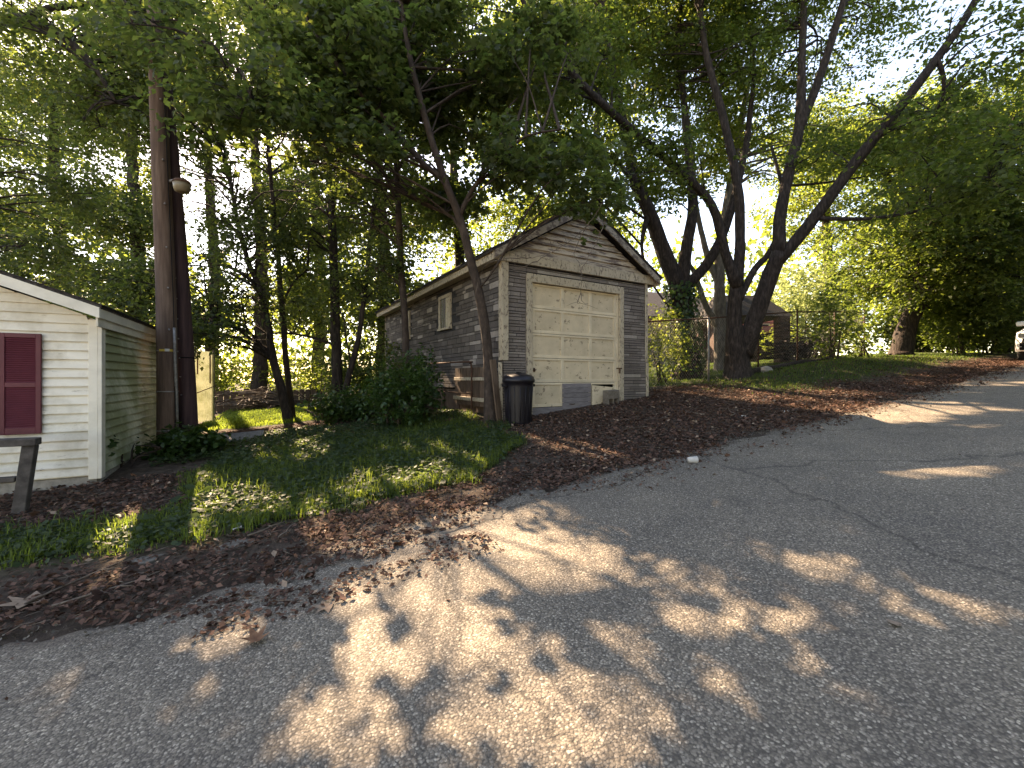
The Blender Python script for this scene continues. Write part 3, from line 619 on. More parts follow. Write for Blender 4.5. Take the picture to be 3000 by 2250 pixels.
# ------------------------------------------------------------------ things before the door
can = empty('trash_can', (3.93, 6.98, h(3.93, 6.98) - .01)); tag(can, 'black round plastic trash can with domed lid at garage corner', 'trash can')
mb = MB(); prof = [(.225, 0), (.235, .02)]
for k in range(7): prof += [(.237 + k * .0055, .06 + k * .1), (.239 + k * .0055, .10 + k * .1)]
mb.lathe(prof + [(.282, .76), (.295, .77), (.295, .80), (.27, .80)], n=32)
for k in range(16):
    an = k * math.pi / 8; c_, s_ = math.cos(an), math.sin(an)
    mb.tube([(c_ * .236, s_ * .236, .05), (c_ * .272, s_ * .272, .70)], .007, 5)
mb.build('body', M['plastic'], can)
MB().lathe([(.30, .775), (.308, .78), (.308, .82), (.296, .835), (.285, .875), (.24, .905), (.13, .93), (.0, .94)], n=32).build('lid', M['plastic'], can)
MB().tube(smooth_line([(-.06, 0, .93), (-.05, 0, .955), (.05, 0, .955), (.06, 0, .93)], [.01] * 4, .02)[0], .01, 6).build('lid_handle', M['plastic'], can)
for s_ in (-1, 1): MB().box(s_ * .30 - .02, s_ * .30 + .02, -.07, .07, .69, .74).build('handle', M['plastic'], can)
bl = MB(); bl.box(-.195, .195, -.095, .095, .19, .39)
for xa in (-.195, -.02, .155): bl.box(xa, xa + .04, -.095, .095, 0, .19)
bl.box(-.155, -.02, .055, .095, 0, .19); bl.box(.02, .155, .055, .095, 0, .19)
blo = bl.build('concrete_block', M['old_block'], None, .006); blo.location = (6.50, 7.33, h(6.50, 7.33) - .05); blo.rotation_euler = (R(3), R(-3), R(6)); blo.scale = (.92, .9, .92)
tag(blo, 'grey concrete block with two cells standing below the broken door panel', 'block')
pn = MB().box(-.33, .33, -.006, .006, 0, .44).build('loose_board', M['cream'], None, .001); pn.location = (6.40, 7.475, 1.0); pn.rotation_euler = (R(-5), R(5), R(2.5))
pn.location.z = DB - .02
tag(pn, 'loose cream door panel leaning out of the hole above concrete block', 'panel')

# ------------------------------------------------------------------ white house
HO = (-1.98, 7.10, 0); house = empty('white_house', HO); tag(house, 'low white clapboard house with maroon shutter and low gable roof', 'house')
HB, HE, HWD, HLN = .36, 2.27, 5.2, 6.4; CR = .109
mb = MB(); mb.box(-HWD, -.01, .03, .15, .0, HE); mb.box(-.12, -.03, .15, HLN, .0, HE); mb.box(-HWD, -HWD + .1, .15, HLN, 0, HE); mb.box(-HWD, -.13, HLN - .1, HLN, 0, HE)
mb.add([(-HWD, .04, HE), (-.02, .04, HE), (-HWD / 2, .04, HE + .98), (-HWD, .14, HE), (-.02, .14, HE), (-HWD / 2, .14, HE + .98)], [(0, 1, 2), (3, 5, 4), (0, 2, 5, 3), (1, 4, 5, 2)])
mb.build('wall', M['white_trim'], house)
bx('foundation', M['concrete'], house, -HWD - .01, -.012, -.004, .03, -.25, HB - .02)
bx('foundation', M['concrete'], house, -.03, .006, .0305, HLN + .01, -.25, HB - .02)
wb = [( .03, 0), (-.030, 0), (-.030, .008), (-.004, CR + .004), (.03, CR + .004)]
z = HB; i = 0
while z < HE + .80:
    if z < HE: xa, xb = -HWD, -.075
    else: k = (z - HE) / .376; xa, xb = -HWD + k, -.02 - k - .03
    if z > HE - .14:
        k0, k1 = max((z - HE) / .376, .075), max((z + CR - HE) / .376 - .02, .075)
        m_ = MB(); pr2 = [(y, zz_ + z, k0 if q_ < 3 else k1) for q_, (y, zz_) in enumerate([wb[0], wb[1], wb[2], wb[3], wb[4]])]
        m_.add([(-HWD + k_, y, q_) for y, q_, k_ in pr2] + [(-k_, y, q_) for y, q_, k_ in pr2], [(i_, (i_ + 1) % 5, 5 + (i_ + 1) % 5, 5 + i_) for i_ in range(5)] + [(4, 3, 2, 1, 0), (5, 6, 7, 8, 9)])
        if HWD - 2 * k1 > .2: m_.build('clapboard', M['siding'], house)
    else: MB().prism([(y, zz_ + z) for y, zz_ in wb], xa, xb).build('clapboard', M['siding'], house)
    if z < HE - .05:
        vs = [(y, zz_ + z) for y, zz_ in wb]; m_ = MB()
        m_.add([(-y, .085, q) for y, q in vs] + [(-y, HLN, q) for y, q in vs], [(4, 3, 2, 1, 0), (5, 6, 7, 8, 9)] + [(k_, (k_ + 1) % 5, 5 + (k_ + 1) % 5, 5 + k_) for k_ in range(5)])
        o = m_.build('clapboard', M['siding_green'], house); o.location.x = -.022 + .022
    z += CR
bx('corner_board', M['white_trim'], house, -.085, .0, -.042, .03, HB - .05, HE, .004)
bx('corner_board', M['white_trim'], house, .0, .040, -.042, .082, HB - .05, HE, .004)
hs_ = .376
def hrake(side, name, mat, y0, y1, ov, th, lift):
    xe = .0 + ov if side > 0 else -HWD - ov; ze = HE - ov * hs_; b_ = (-HWD / 2, HE + hs_ * HWD / 2)
    vs = [(xe, y0, ze + lift), (b_[0], y0, b_[1] + lift), (b_[0], y0, b_[1] + lift + th), (xe, y0, ze + lift + th)]; vs += [(p[0], y1, p[2]) for p in vs]
    return MB().add(vs, [(0, 1, 2, 3), (4, 7, 6, 5), (0, 4, 5, 1), (1, 5, 6, 2), (2, 6, 7, 3), (3, 7, 4, 0)]).build(name, mat, house)
for s_ in (1, -1):
    hrake(s_, 'rake_board', M['white_trim'], -.29, -.26, .085, .125, .03)
    hrake(s_, 'soffit', M['soffit'], -.259, -.021, .06, .015, .04)
    ro = hrake(s_, 'roof', M['shingle'], -.28, HLN + .2, .10, .03, .157)
    for i in range(16):
        ex = .12 if s_ > 0 else -HWD - .12; ze = HE - .12 * hs_ + .19; f0, f1 = i / 16, min(1, (i + 1.25) / 16)
        def pt(f, y, up): return (ex + (-HWD / 2 - ex) * f, y, ze + (HE + hs_ * HWD / 2 + .19 - ze) * f + up)
        MB().add([pt(f0, -.31, .012), pt(f0, HLN + .22, .012), pt(f1, HLN + .22, .003), pt(f1, -.31, .003), pt(f0, -.31, 0), pt(f0, HLN + .22, 0), pt(f1, HLN + .22, 0), pt(f1, -.31, 0)],
                 [(0, 3, 2, 1), (4, 5, 6, 7), (0, 1, 5, 4), (1, 2, 6, 5), (2, 3, 7, 6), (3, 0, 4, 7)]).build('shingle_course', M['shingle'], ro)
bx('fascia', M['white_trim'], house, .041, .064, -.25, HLN + .15, HE - .10, HE + .03, .004)
bx('fascia', M['white_trim'], house, .0645, .0875, -.259, HLN + .16, HE + .0, HE + .115, .004)
# shutter and the window it belongs to
sh = empty('shutter', (-.49, -.032, .90)); sh.parent = house; sh['label'] = 'maroon louvred shutter'
SWD, SHT = .34, 1.17
for xa, xb in ((-SWD, -SWD + .045), (-.045, 0)): bx('stile', M['maroon'], sh, xa, xb, -.032, .0, 0, SHT, .003)
for za, zb in ((0, .075), (.545, .60), (SHT - .05, SHT)): bx('rail', M['maroon'], sh, -SWD + .045, -.045, -.031, -.001, za, zb, .002)
for lo, hi, n in ((.075, .545, 19), (.60, SHT - .05, 21)):
    for k in range(n):
        zc = lo + (k + .5) * (hi - lo) / n
        MB().prism([(-.027, zc - .010), (-.023, zc - .012), (-.006, zc + .008), (-.010, zc + .011)], -SWD + .045, -.045).build('slat', M['maroon'], sh)
bx('back', M['maroon'], sh, -SWD + .04, -.04, -.006, -.0015, .05, SHT - .03)
wn = empty('window', (-.86, -.0, .9)); wn.parent = house
for a_ in ((-.06, .0, 0, 1.17), (-.80, -.74, 0, 1.17)): bx('frame', M['white_trim'], wn, a_[0], a_[1], -.045, 0, a_[2], a_[3], .003)
for a_ in ((-.74, -.06, 0, .06), (-.74, -.06, .56, .61), (-.74, -.06, 1.11, 1.17)): bx('frame', M['white_trim'], wn, a_[0], a_[1], -.044, 0, a_[2], a_[3], .003)
for a_ in ((.06, .56), (.61, 1.11)): bx('pane', M['glass'], wn, -.74, -.06, -.03, -.024, a_[0], a_[1])
# translucent panel behind the house
fp = empty('fibreglass_panel', (-1.86, 14.2, h(-1.86, 14.2))); tag(fp, 'sunlit greenish white panel standing behind the leaning pole', 'panel')
m_ = MB(); n_ = 24; ws = .52; vs = []
for k in range(n_ + 1):
    x = -ws / 2 + ws * k / n_
    for zz_ in (0.05, 2.0): vs.append((x, .012 * math.cos(k * math.pi), zz_ - (.0 if zz_ < 1 else .12 * (x + .1))))
m_.add(vs, [(2 * k, 2 * k + 2, 2 * k + 3, 2 * k + 1) for k in range(n_)]); m_.build('sheet', M['fibreglass'], fp)
for x in (-.24, .24): bx('post', M['grey_wood'], fp, x - .03, x + .03, .02, .08, -.3, 2.02, .003)
bx('strap', M['rust'], fp, -.12, -.09, -.035, -.02, 1.35, 1.95); bx('strap', M['rust'], fp, .16, .19, -.035, -.02, 1.1, 1.9); MB().tube([(-.26, -.03, .78), (.26, -.03, 1.02)], .012, 6).build('rod', M['rust'], fp)
# wooden railing
rl = empty('wood_railing', (-2.38, 6.28, h(-2.38, 6.28))); tag(rl, 'dark weathered wooden railing with leaning post before white house', 'railing')
def beam(p0, p1, w_, d_, name, mat, par):
    p0, p1 = np.array(p0, float), np.array(p1, float); t = nrm(p1 - p0); s = nrm(np.cross(t, [0, 1, 0.01])); b = np.cross(t, s)
    vs = [p + s * a_ * w_ / 2 + b * c_ * d_ / 2 for p in (p0, p1) for a_, c_ in ((-1, -1), (1, -1), (1, 1), (-1, 1))]
    return MB().add(vs, [(0, 1, 2, 3), (7, 6, 5, 4), (0, 4, 5, 1), (1, 5, 6, 2), (2, 6, 7, 3), (3, 7, 4, 0)]).build(name, mat, par, .006)
M['rail_wood'] = simple('dark_rail_wood', [(.25, (.035, .03, .028)), (.5, (.075, .065, .06)), (.75, (.13, .115, .105))], 5, .9, (2, 2, 2), .5, .006)
beam((0, 0, -.2), (.10, 0, .70), .10, .10, 'post', M['rail_wood'], rl)
beam((.16, -.0, .735), (-1.6, -.0, .76), .075, .14, 'top_rail', M['rail_wood'], rl)
beam((.0, -.0, .36), (-1.6, -.0, .38), .05, .09, 'lower_rail', M['rail_wood'], rl)
beam((-1.55, 0, -.2), (-1.5, 0, .72), .10, .10, 'post', M['rail_wood'], rl)

# ------------------------------------------------------------------ poles
p0 = P(492, 1290, 6.9); bz = h(p0[0], p0[1])
pole = empty('utility_pole', (p0[0], p0[1], bz)); tag(pole, 'tall brown utility pole standing beside the white house wall', 'pole')
ptop = P(452, -140, 6.75); off = np.array(pole.location)
pp, pr_ = smooth_line([(p0[0], p0[1], bz - .3), P(487, 900, 6.9), P(462, 250, 6.8), ptop], [.146, .137, .115, .10], .3); POLE_LINE = pp
MB().tube(pp - off, pr_, 16, wob=.03).build('shaft', M['creosote'], pole)
def on_pole(v, dx=0): 
    i = int(np.argmin(np.abs((V0 - v) / FPX * 6.85 + CAMH - pp[:, 2]))); return pp[i] - off, pr_[i]
tocam = nrm(np.array([-p0[0], -p0[1], 0]))
def band(v, hgt_, arc, mat, name, par, rr_=.004, cen=0.0):
    c_, r_ = on_pole(v); a0 = math.atan2(tocam[1], tocam[0]) + cen; vs = []
    for k in range(9):
        an = a0 + (k / 8 - .5) * arc
        for zz_ in (0, hgt_): vs.append((c_[0] + (r_ + rr_) * math.cos(an), c_[1] + (r_ + rr_) * math.sin(an), c_[2] + zz_))
    MB().add(vs, [(2 * k, 2 * k + 1, 2 * k + 3, 2 * k + 2) for k in range(8)]).build(name, mat, par)
band(1056, .035, 1.5, M['tag_yellow'], 'number_tag', pole, .006); band(1044, .042, .42, M['white_plastic'], 'tag', pole, .006)
q0 = P(556, 1275, 7.3); bz2 = h(q0[0], q0[1]); pole2 = empty('leaning_pole', (q0[0], q0[1], bz2)); tag(pole2, 'dark maroon older pole leaning against the tall utility pole', 'pole')
off2 = np.array(pole2.location)
qq, qr = smooth_line([(q0[0], q0[1], bz2 - .3), P(540, 1050, 7.25), P(519, 700, 7.15), P(490, 330, 7.05), P(478, 200, 7.0)], [.15, .142, .125, .105, .10], .3)
MB().tube(qq - off2, qr, 14, wob=.04).build('shaft', M['creosote_dark'], pole2)
for k in range(11):
    v = 620 + k * 55; i = int(np.argmin(np.abs((V0 - v) / FPX * 7.2 + CAMH - qq[:, 2]))); c_ = qq[i] - off2; an = math.atan2(tocam[1], tocam[0]) - .5
    MB().lathe([(.0, -.012), (.012, -.008), (.014, 0), (.012, .008), (0, .012)], (c_[0] + qr[i] * math.cos(an), c_[1] + qr[i] * math.sin(an), c_[2]), 6).build('staple', M['galv'], pole2)
for v in (1052, 1061):
    i = int(np.argmin(np.abs((V0 - v) / FPX * 7.25 + CAMH - qq[:, 2]))); c_ = qq[i] - off2; MB().lathe([(qr[i] + .007, 0), (qr[i] + .007, .018)], c_, 16).build('strap', M['black'], pole2)
cp = P(519, 1050, 6.85); cd = [P(519, 1290, 6.95), P(518, 1180, 6.9), P(513, 1060, 6.85), P(511, 960, 6.85)]
MB().tube(smooth_line([c_ - off for c_ in cd], [.022] * 4, .2)[0], .022, 8).build('conduit', M['galv'], pole)
for v in (1240, 1130, 1020):
    c_, r_ = on_pole(v); MB().lathe([(r_ + .006, 0), (r_ + .006, .02)], c_, 16).build('strap', M['galv'], pole)
gw = [q + np.array([tocam[0] * .13 - tocam[1] * .09, tocam[1] * .13 + tocam[0] * .09, 0]) * (r_ / .137) - off for q, r_ in zip(pp, pr_)]
MB().tube(gw[1:], .006, 5, caps=False).build('ground_wire', M['black'], pole)
for v in (980, 860, 740, 610, 480, 330):
    c_, r_ = on_pole(v); MB().tube([c_ + tocam * (r_ - .02) + [.03, 0, 0], c_ + tocam * (r_ + .02) + [.03, 0, 0]], .014, 7).build('bolt', M['galv'], pole)
lp = empty('yard_light', tuple(P(512, 545, 6.8))); tag(lp, 'round yellowed yard light on short arm from utility pole', 'lamp')
loff = np.array(lp.location); lc_ = P(533, 545, 6.6) - loff
MB().tube(smooth_line([P(495, 532, 6.85) - loff, P(515, 527, 6.7) - loff, lc_ + np.array([0, 0, .06])], [.02] * 3, .05)[0], .02, 8).build('arm', M['galv'], lp)
MB().lathe([(.03, .10), (.10, .085), (.125, .05), (.125, .035), (.03, .035)], lc_, 20).build('hood', M['rust'], lp)
MB().lathe([(.118, .034), (.112, -.02), (.095, -.085), (.06, -.10), (.0, -.105)], lc_, 20).build('lens', M['lamp_lens'], lp)

# ------------------------------------------------------------------ chain-link fence beyond the garage
fence = empty('chain_link_fence', (7.95, 8.05, h(7.95, 8.05))); tag(fence, 'rusty chain-link fence running uphill from the garage corner', 'fence')
fo = np.array(fence.location)
def FP(x): return np.array([x, 8.05 + .02 * (x - 8), h(x, 8.05)])
fx = [8.02, 10.85, 13.3, 15.6, 18.2, 20.6]
for i, x in enumerate(fx):
    q = FP(x) - fo; MB().tube([q - [0, 0, .3], q + [0, 0, 1.86]], .030 if i in (0, 1) else .026, 10).build('post', M['galv'] if i == 1 else M['rust'], fence)
    MB().lathe([(.034, 0), (.034, .03), (.02, .05), (0, .055)], q + np.array([0, 0, 1.86]), 8).build('post_cap', M['rust'], fence)
for a_, b_ in zip(fx[:-1], fx[1:]): MB().tube([FP(a_) - fo + [0, 0, 1.82], FP(b_) - fo + [0, 0, 1.82]], .021, 8).build('top_rail', M['rust'], fence)
mb = MB(); wst = .1; Zt = 1.80; nz = int(Zt / (wst / 2)); xw = 8.05; VV = []; TT = []
k = 0
while xw < 20.5:
    prev = None
    for j in range(nz + 1):
        x = xw + (wst / 2 if j % 2 else 0) + (0 if k % 2 == 0 else 0); q = FP(x) - fo; q[2] += .03 + j * wst / 2 * 1.02; q[1] += .003 * (-1) ** j
        for dx, dy in ((.0022, 0), (-.0012, .002), (-.0012, -.002)): VV.append((q[0] + dx, q[1] + dy, q[2]))
        if j:
            b_ = len(VV) - 6
            for a_ in range(3): c_ = (a_ + 1) % 3; TT += [(b_ + a_, b_ + c_, b_ + 3 + c_), (b_ + a_, b_ + 3 + c_, b_ + 3 + a_)]
    k += 1; xw += wst / 2 if False else wst
    # mirrored wire closing the diamonds
    for j in range(nz + 1):
        x = xw - (wst / 2 if j % 2 else 0); q = FP(x) - fo; q[2] += .03 + j * wst / 2 * 1.02; q[1] -= .003 * (-1) ** j
        for dx, dy in ((.0022, 0), (-.0012, .002), (-.0012, -.002)): VV.append((q[0] + dx, q[1] + dy, q[2]))
        if j:
            b_ = len(VV) - 6
            for a_ in range(3): c_ = (a_ + 1) % 3; TT += [(b_ + a_, b_ + c_, b_ + 3 + c_), (b_ + a_, b_ + 3 + c_, b_ + 3 + a_)]
tag(link('wire_mesh', mesh_np('wire_mesh', np.array(VV), np.array(TT)), M['galv'], fence), kind='stuff')
lg = [FP(x) + [0, -.25, .06 + .03 * math.sin(x * 3)] for x in np.linspace(12.3, 18.5, 14)]
o = MB().tube(lg, [.11, .12, .10, .11, .12, .1, .09, .1, .11, .1, .09, .08, .08, .06], 8, wob=.3).build('fallen_log', M['bark']); tag(o, 'long dark log lying along the foot of chain-link fence', 'log')
o = MB().lathe([(.05, 0), (.16, .03), (.19, .10), (.14, .19), (.03, .23)], tuple(P(2245, 1083, 13.0) - [0, 0, .12]), 9, False).build('pale_stone', M['concrete']); tag(o, 'pale rounded stone at the foot of forked maple', 'stone')

# ------------------------------------------------------------------ neighbours' houses glimpsed behind the fence
def far_house(name, label, c, wd, dp, wall, rz, wm, rm, trimm, roofh=1.5):
    z0 = h(c[0], c[1]) - .2; ro = empty(name, (c[0], c[1], z0), rz); tag(ro, label, 'house')
    wl = MB().box(-wd / 2, wd / 2, -dp / 2, dp / 2, 0, wall); wl.add([(-wd / 2, -dp / 2, wall), (-wd / 2, dp / 2, wall), (-wd / 2, 0, wall + roofh), (wd / 2, -dp / 2, wall), (wd / 2, dp / 2, wall), (wd / 2, 0, wall + roofh)], [(0, 2, 1), (3, 4, 5)])
    wl.build('wall', wm, ro)
    for s_ in (-1, 1):
        y_ = s_ * (dp / 2 + .45); zl = wall - .45 * roofh / (dp / 2)
        vs = [(-wd / 2 - .4, y_, zl), (wd / 2 + .4, y_, zl), (wd / 2 + .4, 0, wall + roofh), (-wd / 2 - .4, 0, wall + roofh)]; vs += [(a_, b_, c_ + .12) for a_, b_, c_ in vs]
        MB().add(vs, [(0, 1, 2, 3), (4, 7, 6, 5), (0, 4, 5, 1), (1, 5, 6, 2), (2, 6, 7, 3), (3, 7, 4, 0)]).build('roof', rm, ro)
    for x in np.linspace(-wd / 2 + 1.2, wd / 2 - 1.2, 3):
        wi = bx('window', trimm, ro, x - .5, x + .5, -dp / 2 - .05, -dp / 2 + .02, 1.0, 2.2); bx('pane', M['glass'], wi, x - .42, x + .42, -dp / 2 - .06, -dp / 2 - .051, 1.08, 2.12)
    return ro
c = P(2215, 1080, 25); far_house('red_roofed_house', 'low brick house with red roof behind the forked maple', (c[0] - .9, c[1] + .4), 2.6, 3.4, 2.0, R(-25), M['brick'], M['red_roof'], M['white_trim'], 1.5)
c = P(1950, 1080, 30); far_house('grey_house', 'pale grey house behind the ivy-covered maple trunk', (c[0], c[1] + 2), 8, 7, 3.4, R(-10), M['grey_wall'], M['shingle'], M['white_trim'], 2.2)
c = P(2170, 1060, 19.0); o = empty('porch', (c[0], c[1], h(c[0], c[1]))); tag(o, 'dark-roofed open porch on brick pillars behind forked maple', 'porch')
o.rotation_euler = (0, 0, R(-25))
MB().add([(-1.6, -1.3, 2.0), (1.5, -1.3, 2.0), (1.5, 1.3, 2.0), (-1.6, 1.3, 2.0), (-1.2, 0, 3.1), (1.0, 0, 3.1)], [(0, 1, 5, 4), (1, 2, 5), (2, 3, 4, 5), (3, 0, 4), (0, 3, 2, 1)]).build('roof', M['shingle'], o)
for x, y in ((1.15, -1.05), (-1.3, -1.05), (1.15, 1.05), (-1.3, 1.05)): bx('pillar', M['brick'], o, x - .22, x + .22, y - .22, y + .22, -.2, 2.0, .01)

# ------------------------------------------------------------------ the parked vehicle uphill
def car():
    r0 = empty('parked_car', (20.6, 3.40, h(20.6, 3.40) + .01)); r0.rotation_euler = (0, R(-4.5), 0)
    tag(r0, 'white sport utility car parked facing downhill at the roadside', 'car')
    W_ = .95
    st = [(-.02, .50, .80, .80), (.0, .42, .98, .90), (.12, .36, 1.06, .97), (.9, .34, 1.12, 1.0), (1.25, .34, 1.16, 1.0), (2.0, .34, 1.20, 1.0), (3.4, .34, 1.22, 1.0), (4.3, .38, 1.18, .98), (4.6, .45, 1.05, .92)]
    vs = []; ring = [(-1, .0), (-1.0, .5), (-.96, .85), (-.8, 1.0), (0, 1.03), (.8, 1.0), (.96, .85), (1.0, .5), (1, 0)]
    for x, zb, zt, ws_ in st:
        for yy_, f in ring: vs.append((x, yy_ * W_ * ws_, zb + (zt - zb) * f))
    n = len(ring); fs = [(i * n + k, i * n + k + 1, (i + 1) * n + k + 1, (i + 1) * n + k) for i in range(len(st) - 1) for k in range(n - 1)]
    fs += [tuple(range(n)), tuple(range((len(st) - 1) * n + n - 1, (len(st) - 1) * n - 1, -1))] + [(i * n, (i + 1) * n, (i + 1) * n + n - 1, i * n + n - 1) for i in range(len(st) - 1)]
    MB().add(vs, fs, 0, True).build('body', M['car_white'], r0)
    cb = [(1.15, 1.14, .90), (1.85, 1.66, .76), (2.2, 1.74, .74), (3.9, 1.72, .74), (4.5, 1.16, .88)]
    vs = [(x, s_ * wy, z_) for x, z_, wy in cb for s_ in (-1, 1)]; vs += [(x, s_ * .90, 1.14) for x in (1.15, 4.5) for s_ in (-1, 1)]
    MB().add(vs, [(2 * i, 2 * i + 1, 2 * i + 3, 2 * i + 2) for i in range(4)] + [(0, 2, 4, 6, 8), (1, 9, 7, 5, 3)]).build('cabin', M['glass'], r0)
    MB().box(1.95, 4.0, -.72, .72, 1.725, 1.79).build('roof', M['car_white'], r0, .02)
    for y in (-.86, .86):
        for x in (.85, 3.65):
            wh = empty('wheel', (x, y, .36)); wh.parent = r0; wh.rotation_euler = (R(90), 0, 0)
            MB().lathe([(.20, -.11), (.34, -.11), (.37, -.07), (.37, .07), (.34, .11), (.20, .11)], n=28).build('tyre', M['rubber'], wh)
            MB().lathe([(.0, -.10), (.19, -.112), (.21, -.09), (.21, .09), (.19, .112), (0, .10)], n=20).build('rim', M['chrome'], wh)
    for s_ in (-1, 1):
        bx('headlight', M['chrome'], r0, -.035, .10, s_ * .66 - .16, s_ * .66 + .16, .80, .93, .02)
        bx('fog_light', M['black'], r0, -.035, .06, s_ * .68 - .12, s_ * .68 + .12, .52, .64, .015)
        m_ = bx('mirror', M['car_white'], r0, 1.42, 1.58, s_ * 1.04 - .13, s_ * 1.04 + .13, 1.16, 1.32, .03)
    bx('grille', M['black'], r0, -.045, .05, -.45, .45, .70, .92, .01); bx('bumper', M['black'], r0, -.05, .1, -.8, .8, .40, .50, .02)
    bx('licence_plate', M['white_plastic'], r0, -.062, -.052, -.15, .15, .56, .64)
car()

# ------------------------------------------------------------------ trees
MK = dict(twigs=5, twig_len=.55)
make_tree('forked_maple', 'large maple forking low, standing before the chain-link fence', [
    stem((2162, 1100, 12.4, .52), (2160, 1050, 12.4, .46), (2152, 1000, 12.4, .34), (2152, 900, 12.35, .26), (2160, 820, 12.3, .24)),
    stem((2160, 840, 12.3, .22), (2125, 740, 12.2, .16), (2085, 600, 12.0, .14), (1990, 500, 11.7, .13), (1850, 380, 11.2, .12), (1700, 240, 10.6, .10), (1570, 70, 10.1, .075), (1500, -60, 9.9, .05)),
    stem((2160, 835, 12.3, .20), (2168, 700, 12.4, .165), (2160, 540, 12.5, .15), (2120, 350, 12.6, .13), (2070, 160, 12.8, .11), (2045, -20, 13.0, .09), (2035, -200, 13.2, .05)),
    stem((2175, 1040, 12.4, .34), (2195, 985, 12.4, .30), (2225, 900, 12.3, .275), (2260, 800, 12.2, .26), (2285, 740, 12.1, .25)),
    stem((2282, 750, 12.1, .22), (2285, 640, 12.1, .19), (2312, 500, 12.2, .175), (2342, 370, 12.3, .165), (2348, 200, 12.4, .125), (2355, 0, 12.6, .10), (2350, -180, 12.8, .06)),
    stem((2338, 390, 12.3, .15), (2400, 230, 12.2, .14), (2445, 90, 12.0, .12), (2490, -60, 11.9, .09)),
    stem((2280, 765, 12.1, .21), (2345, 690, 11.9, .195), (2440, 565, 11.5, .18), (2530, 445, 11.2, .165), (2640, 310, 10.8, .14), (2750, 165, 10.5, .12), (2830, 50, 10.3, .10), (2900, -80, 10.1, .07)),
    stem((2390, 640, 11.7, .07), (2560, 640, 10.9, .055), (2720, 610, 10.2, .04), (2880, 560, 9.6, .025)),
    stem((2745, 175, 10.5, .07), (2765, 230, 10.6, .055), (2760, 300, 10.8, .04), (2735, 330, 11, .03)),
    stem((2165, 880, 12.3, .12), (2210, 790, 12.4, .11), (2260, 730, 12.6, .10), (2300, 600, 13, .08), (2260, 430, 13.4, .05)),
    ], [blob(2330, 60, 13.9, 3.4, 2.6, 2.0, 42), blob(2600, 400, 12.0, 2.2, 1.8, 1.3, 15), blob(2050, 200, 14.2, 2.6, 2.4, 2.2, 32),
        blob(1680, 180, 11.8, 2.0, 1.6, 1.6, 25), blob(2750, 560, 10.2, 1.8, 2.2, .9, 16), blob(2890, 150, 10.2, 1.2, 2.0, 1.4, 8), blob(1950, 480, 11.6, 1.3, 1.5, .9, 9), blob(2200, -250, 12.5, 5, 3.6, 2.5, 44)],
    M['bark'], M['leaf_maple'], leaf=.13, templ='oval', per_tip=6, tips_per_lump=12, lump_r=1.0, sides=14, seed=1, ts=0.72, **MK)
make_tree('ivy_maple', 'massive dark maple with ivy on its trunk behind the fence', [
    stem((2012, 1092, 14.0, .62), (2008, 1000, 14, .46), (2000, 900, 14, .44), (1992, 840, 14, .46)),
    stem((1992, 850, 14, .34), (1945, 740, 13.9, .29), (1902, 620, 13.8, .25), (1858, 520, 13.6, .21), (1832, 390, 13.4, .17), (1795, 200, 13.1, .12), (1765, -20, 12.8, .08)),
    stem((1995, 850, 14, .28), (2012, 720, 14, .22), (2030, 600, 14.1, .19), (2012, 400, 14.2, .15), (1992, 150, 14.3, .11), (1985, -90, 14.4, .07)),
    stem((2000, 850, 14, .22), (2062, 785, 14, .20), (2105, 715, 14, .18), (2140, 620, 14.1, .16), (2185, 430, 14.3, .12), (2210, 220, 14.5, .08)),
    stem((1900, 620, 13.8, .12), (1880, 720, 13.5, .06), (1905, 820, 13.2, .045), (1960, 900, 13, .03)),
    stem((1860, 530, 13.6, .12), (1760, 440, 13.2, .08), (1620, 420, 12.6, .06), (1480, 400, 12, .04)),
    ], [blob(1800, 120, 14.3, 3.0, 2.2, 2.4, 42), blob(1990, 100, 15.6, 2.6, 2.4, 2.4, 30), blob(1620, 420, 12.5, 2.0, 2, 1.2, 20), blob(1900, -200, 13, 4, 3.5, 2, 36), blob(1930, 520, 14.5, 1.8, 2, 1.2, 10)],
    M['bark'], M['leaf_maple'], leaf=.14, templ='diamond', per_tip=6, tips_per_lump=12, lump_r=1.0, sides=14, seed=2, ts=0.74, **MK)
make_tree('pale_maple', 'pale straight trunk between the two dark maples, farther back', [
    stem((2112, 1075, 16.5, .36), (2108, 900, 16.5, .31), (2110, 740, 16.5, .27), (2130, 600, 16.6, .22), (2160, 420, 16.8, .17), (2200, 200, 17, .12), (2230, 0, 17.2, .08)),
    stem((2108, 840, 16.5, .16), (2070, 740, 16.5, .14), (2040, 600, 16.4, .1), (2030, 420, 16.3, .07)),
    stem((2106, 960, 16.5, .17), (2070, 900, 16.3, .14), (2030, 790, 16, .10), (1990, 740, 15.8, .06)),
    ], [blob(2200, 250, 17, 3.0, 3, 2.4, 30), blob(2080, 430, 16.5, 2.2, 2.4, 1.3, 16), blob(2350, 450, 17.5, 2.0, 2, 1.6, 14)],
    M['bark_pale'], M['leaf_bright'], leaf=.15, templ='oval', per_tip=6, tips_per_lump=11, lump_r=1.1, seed=3, ts=0.68, **MK)
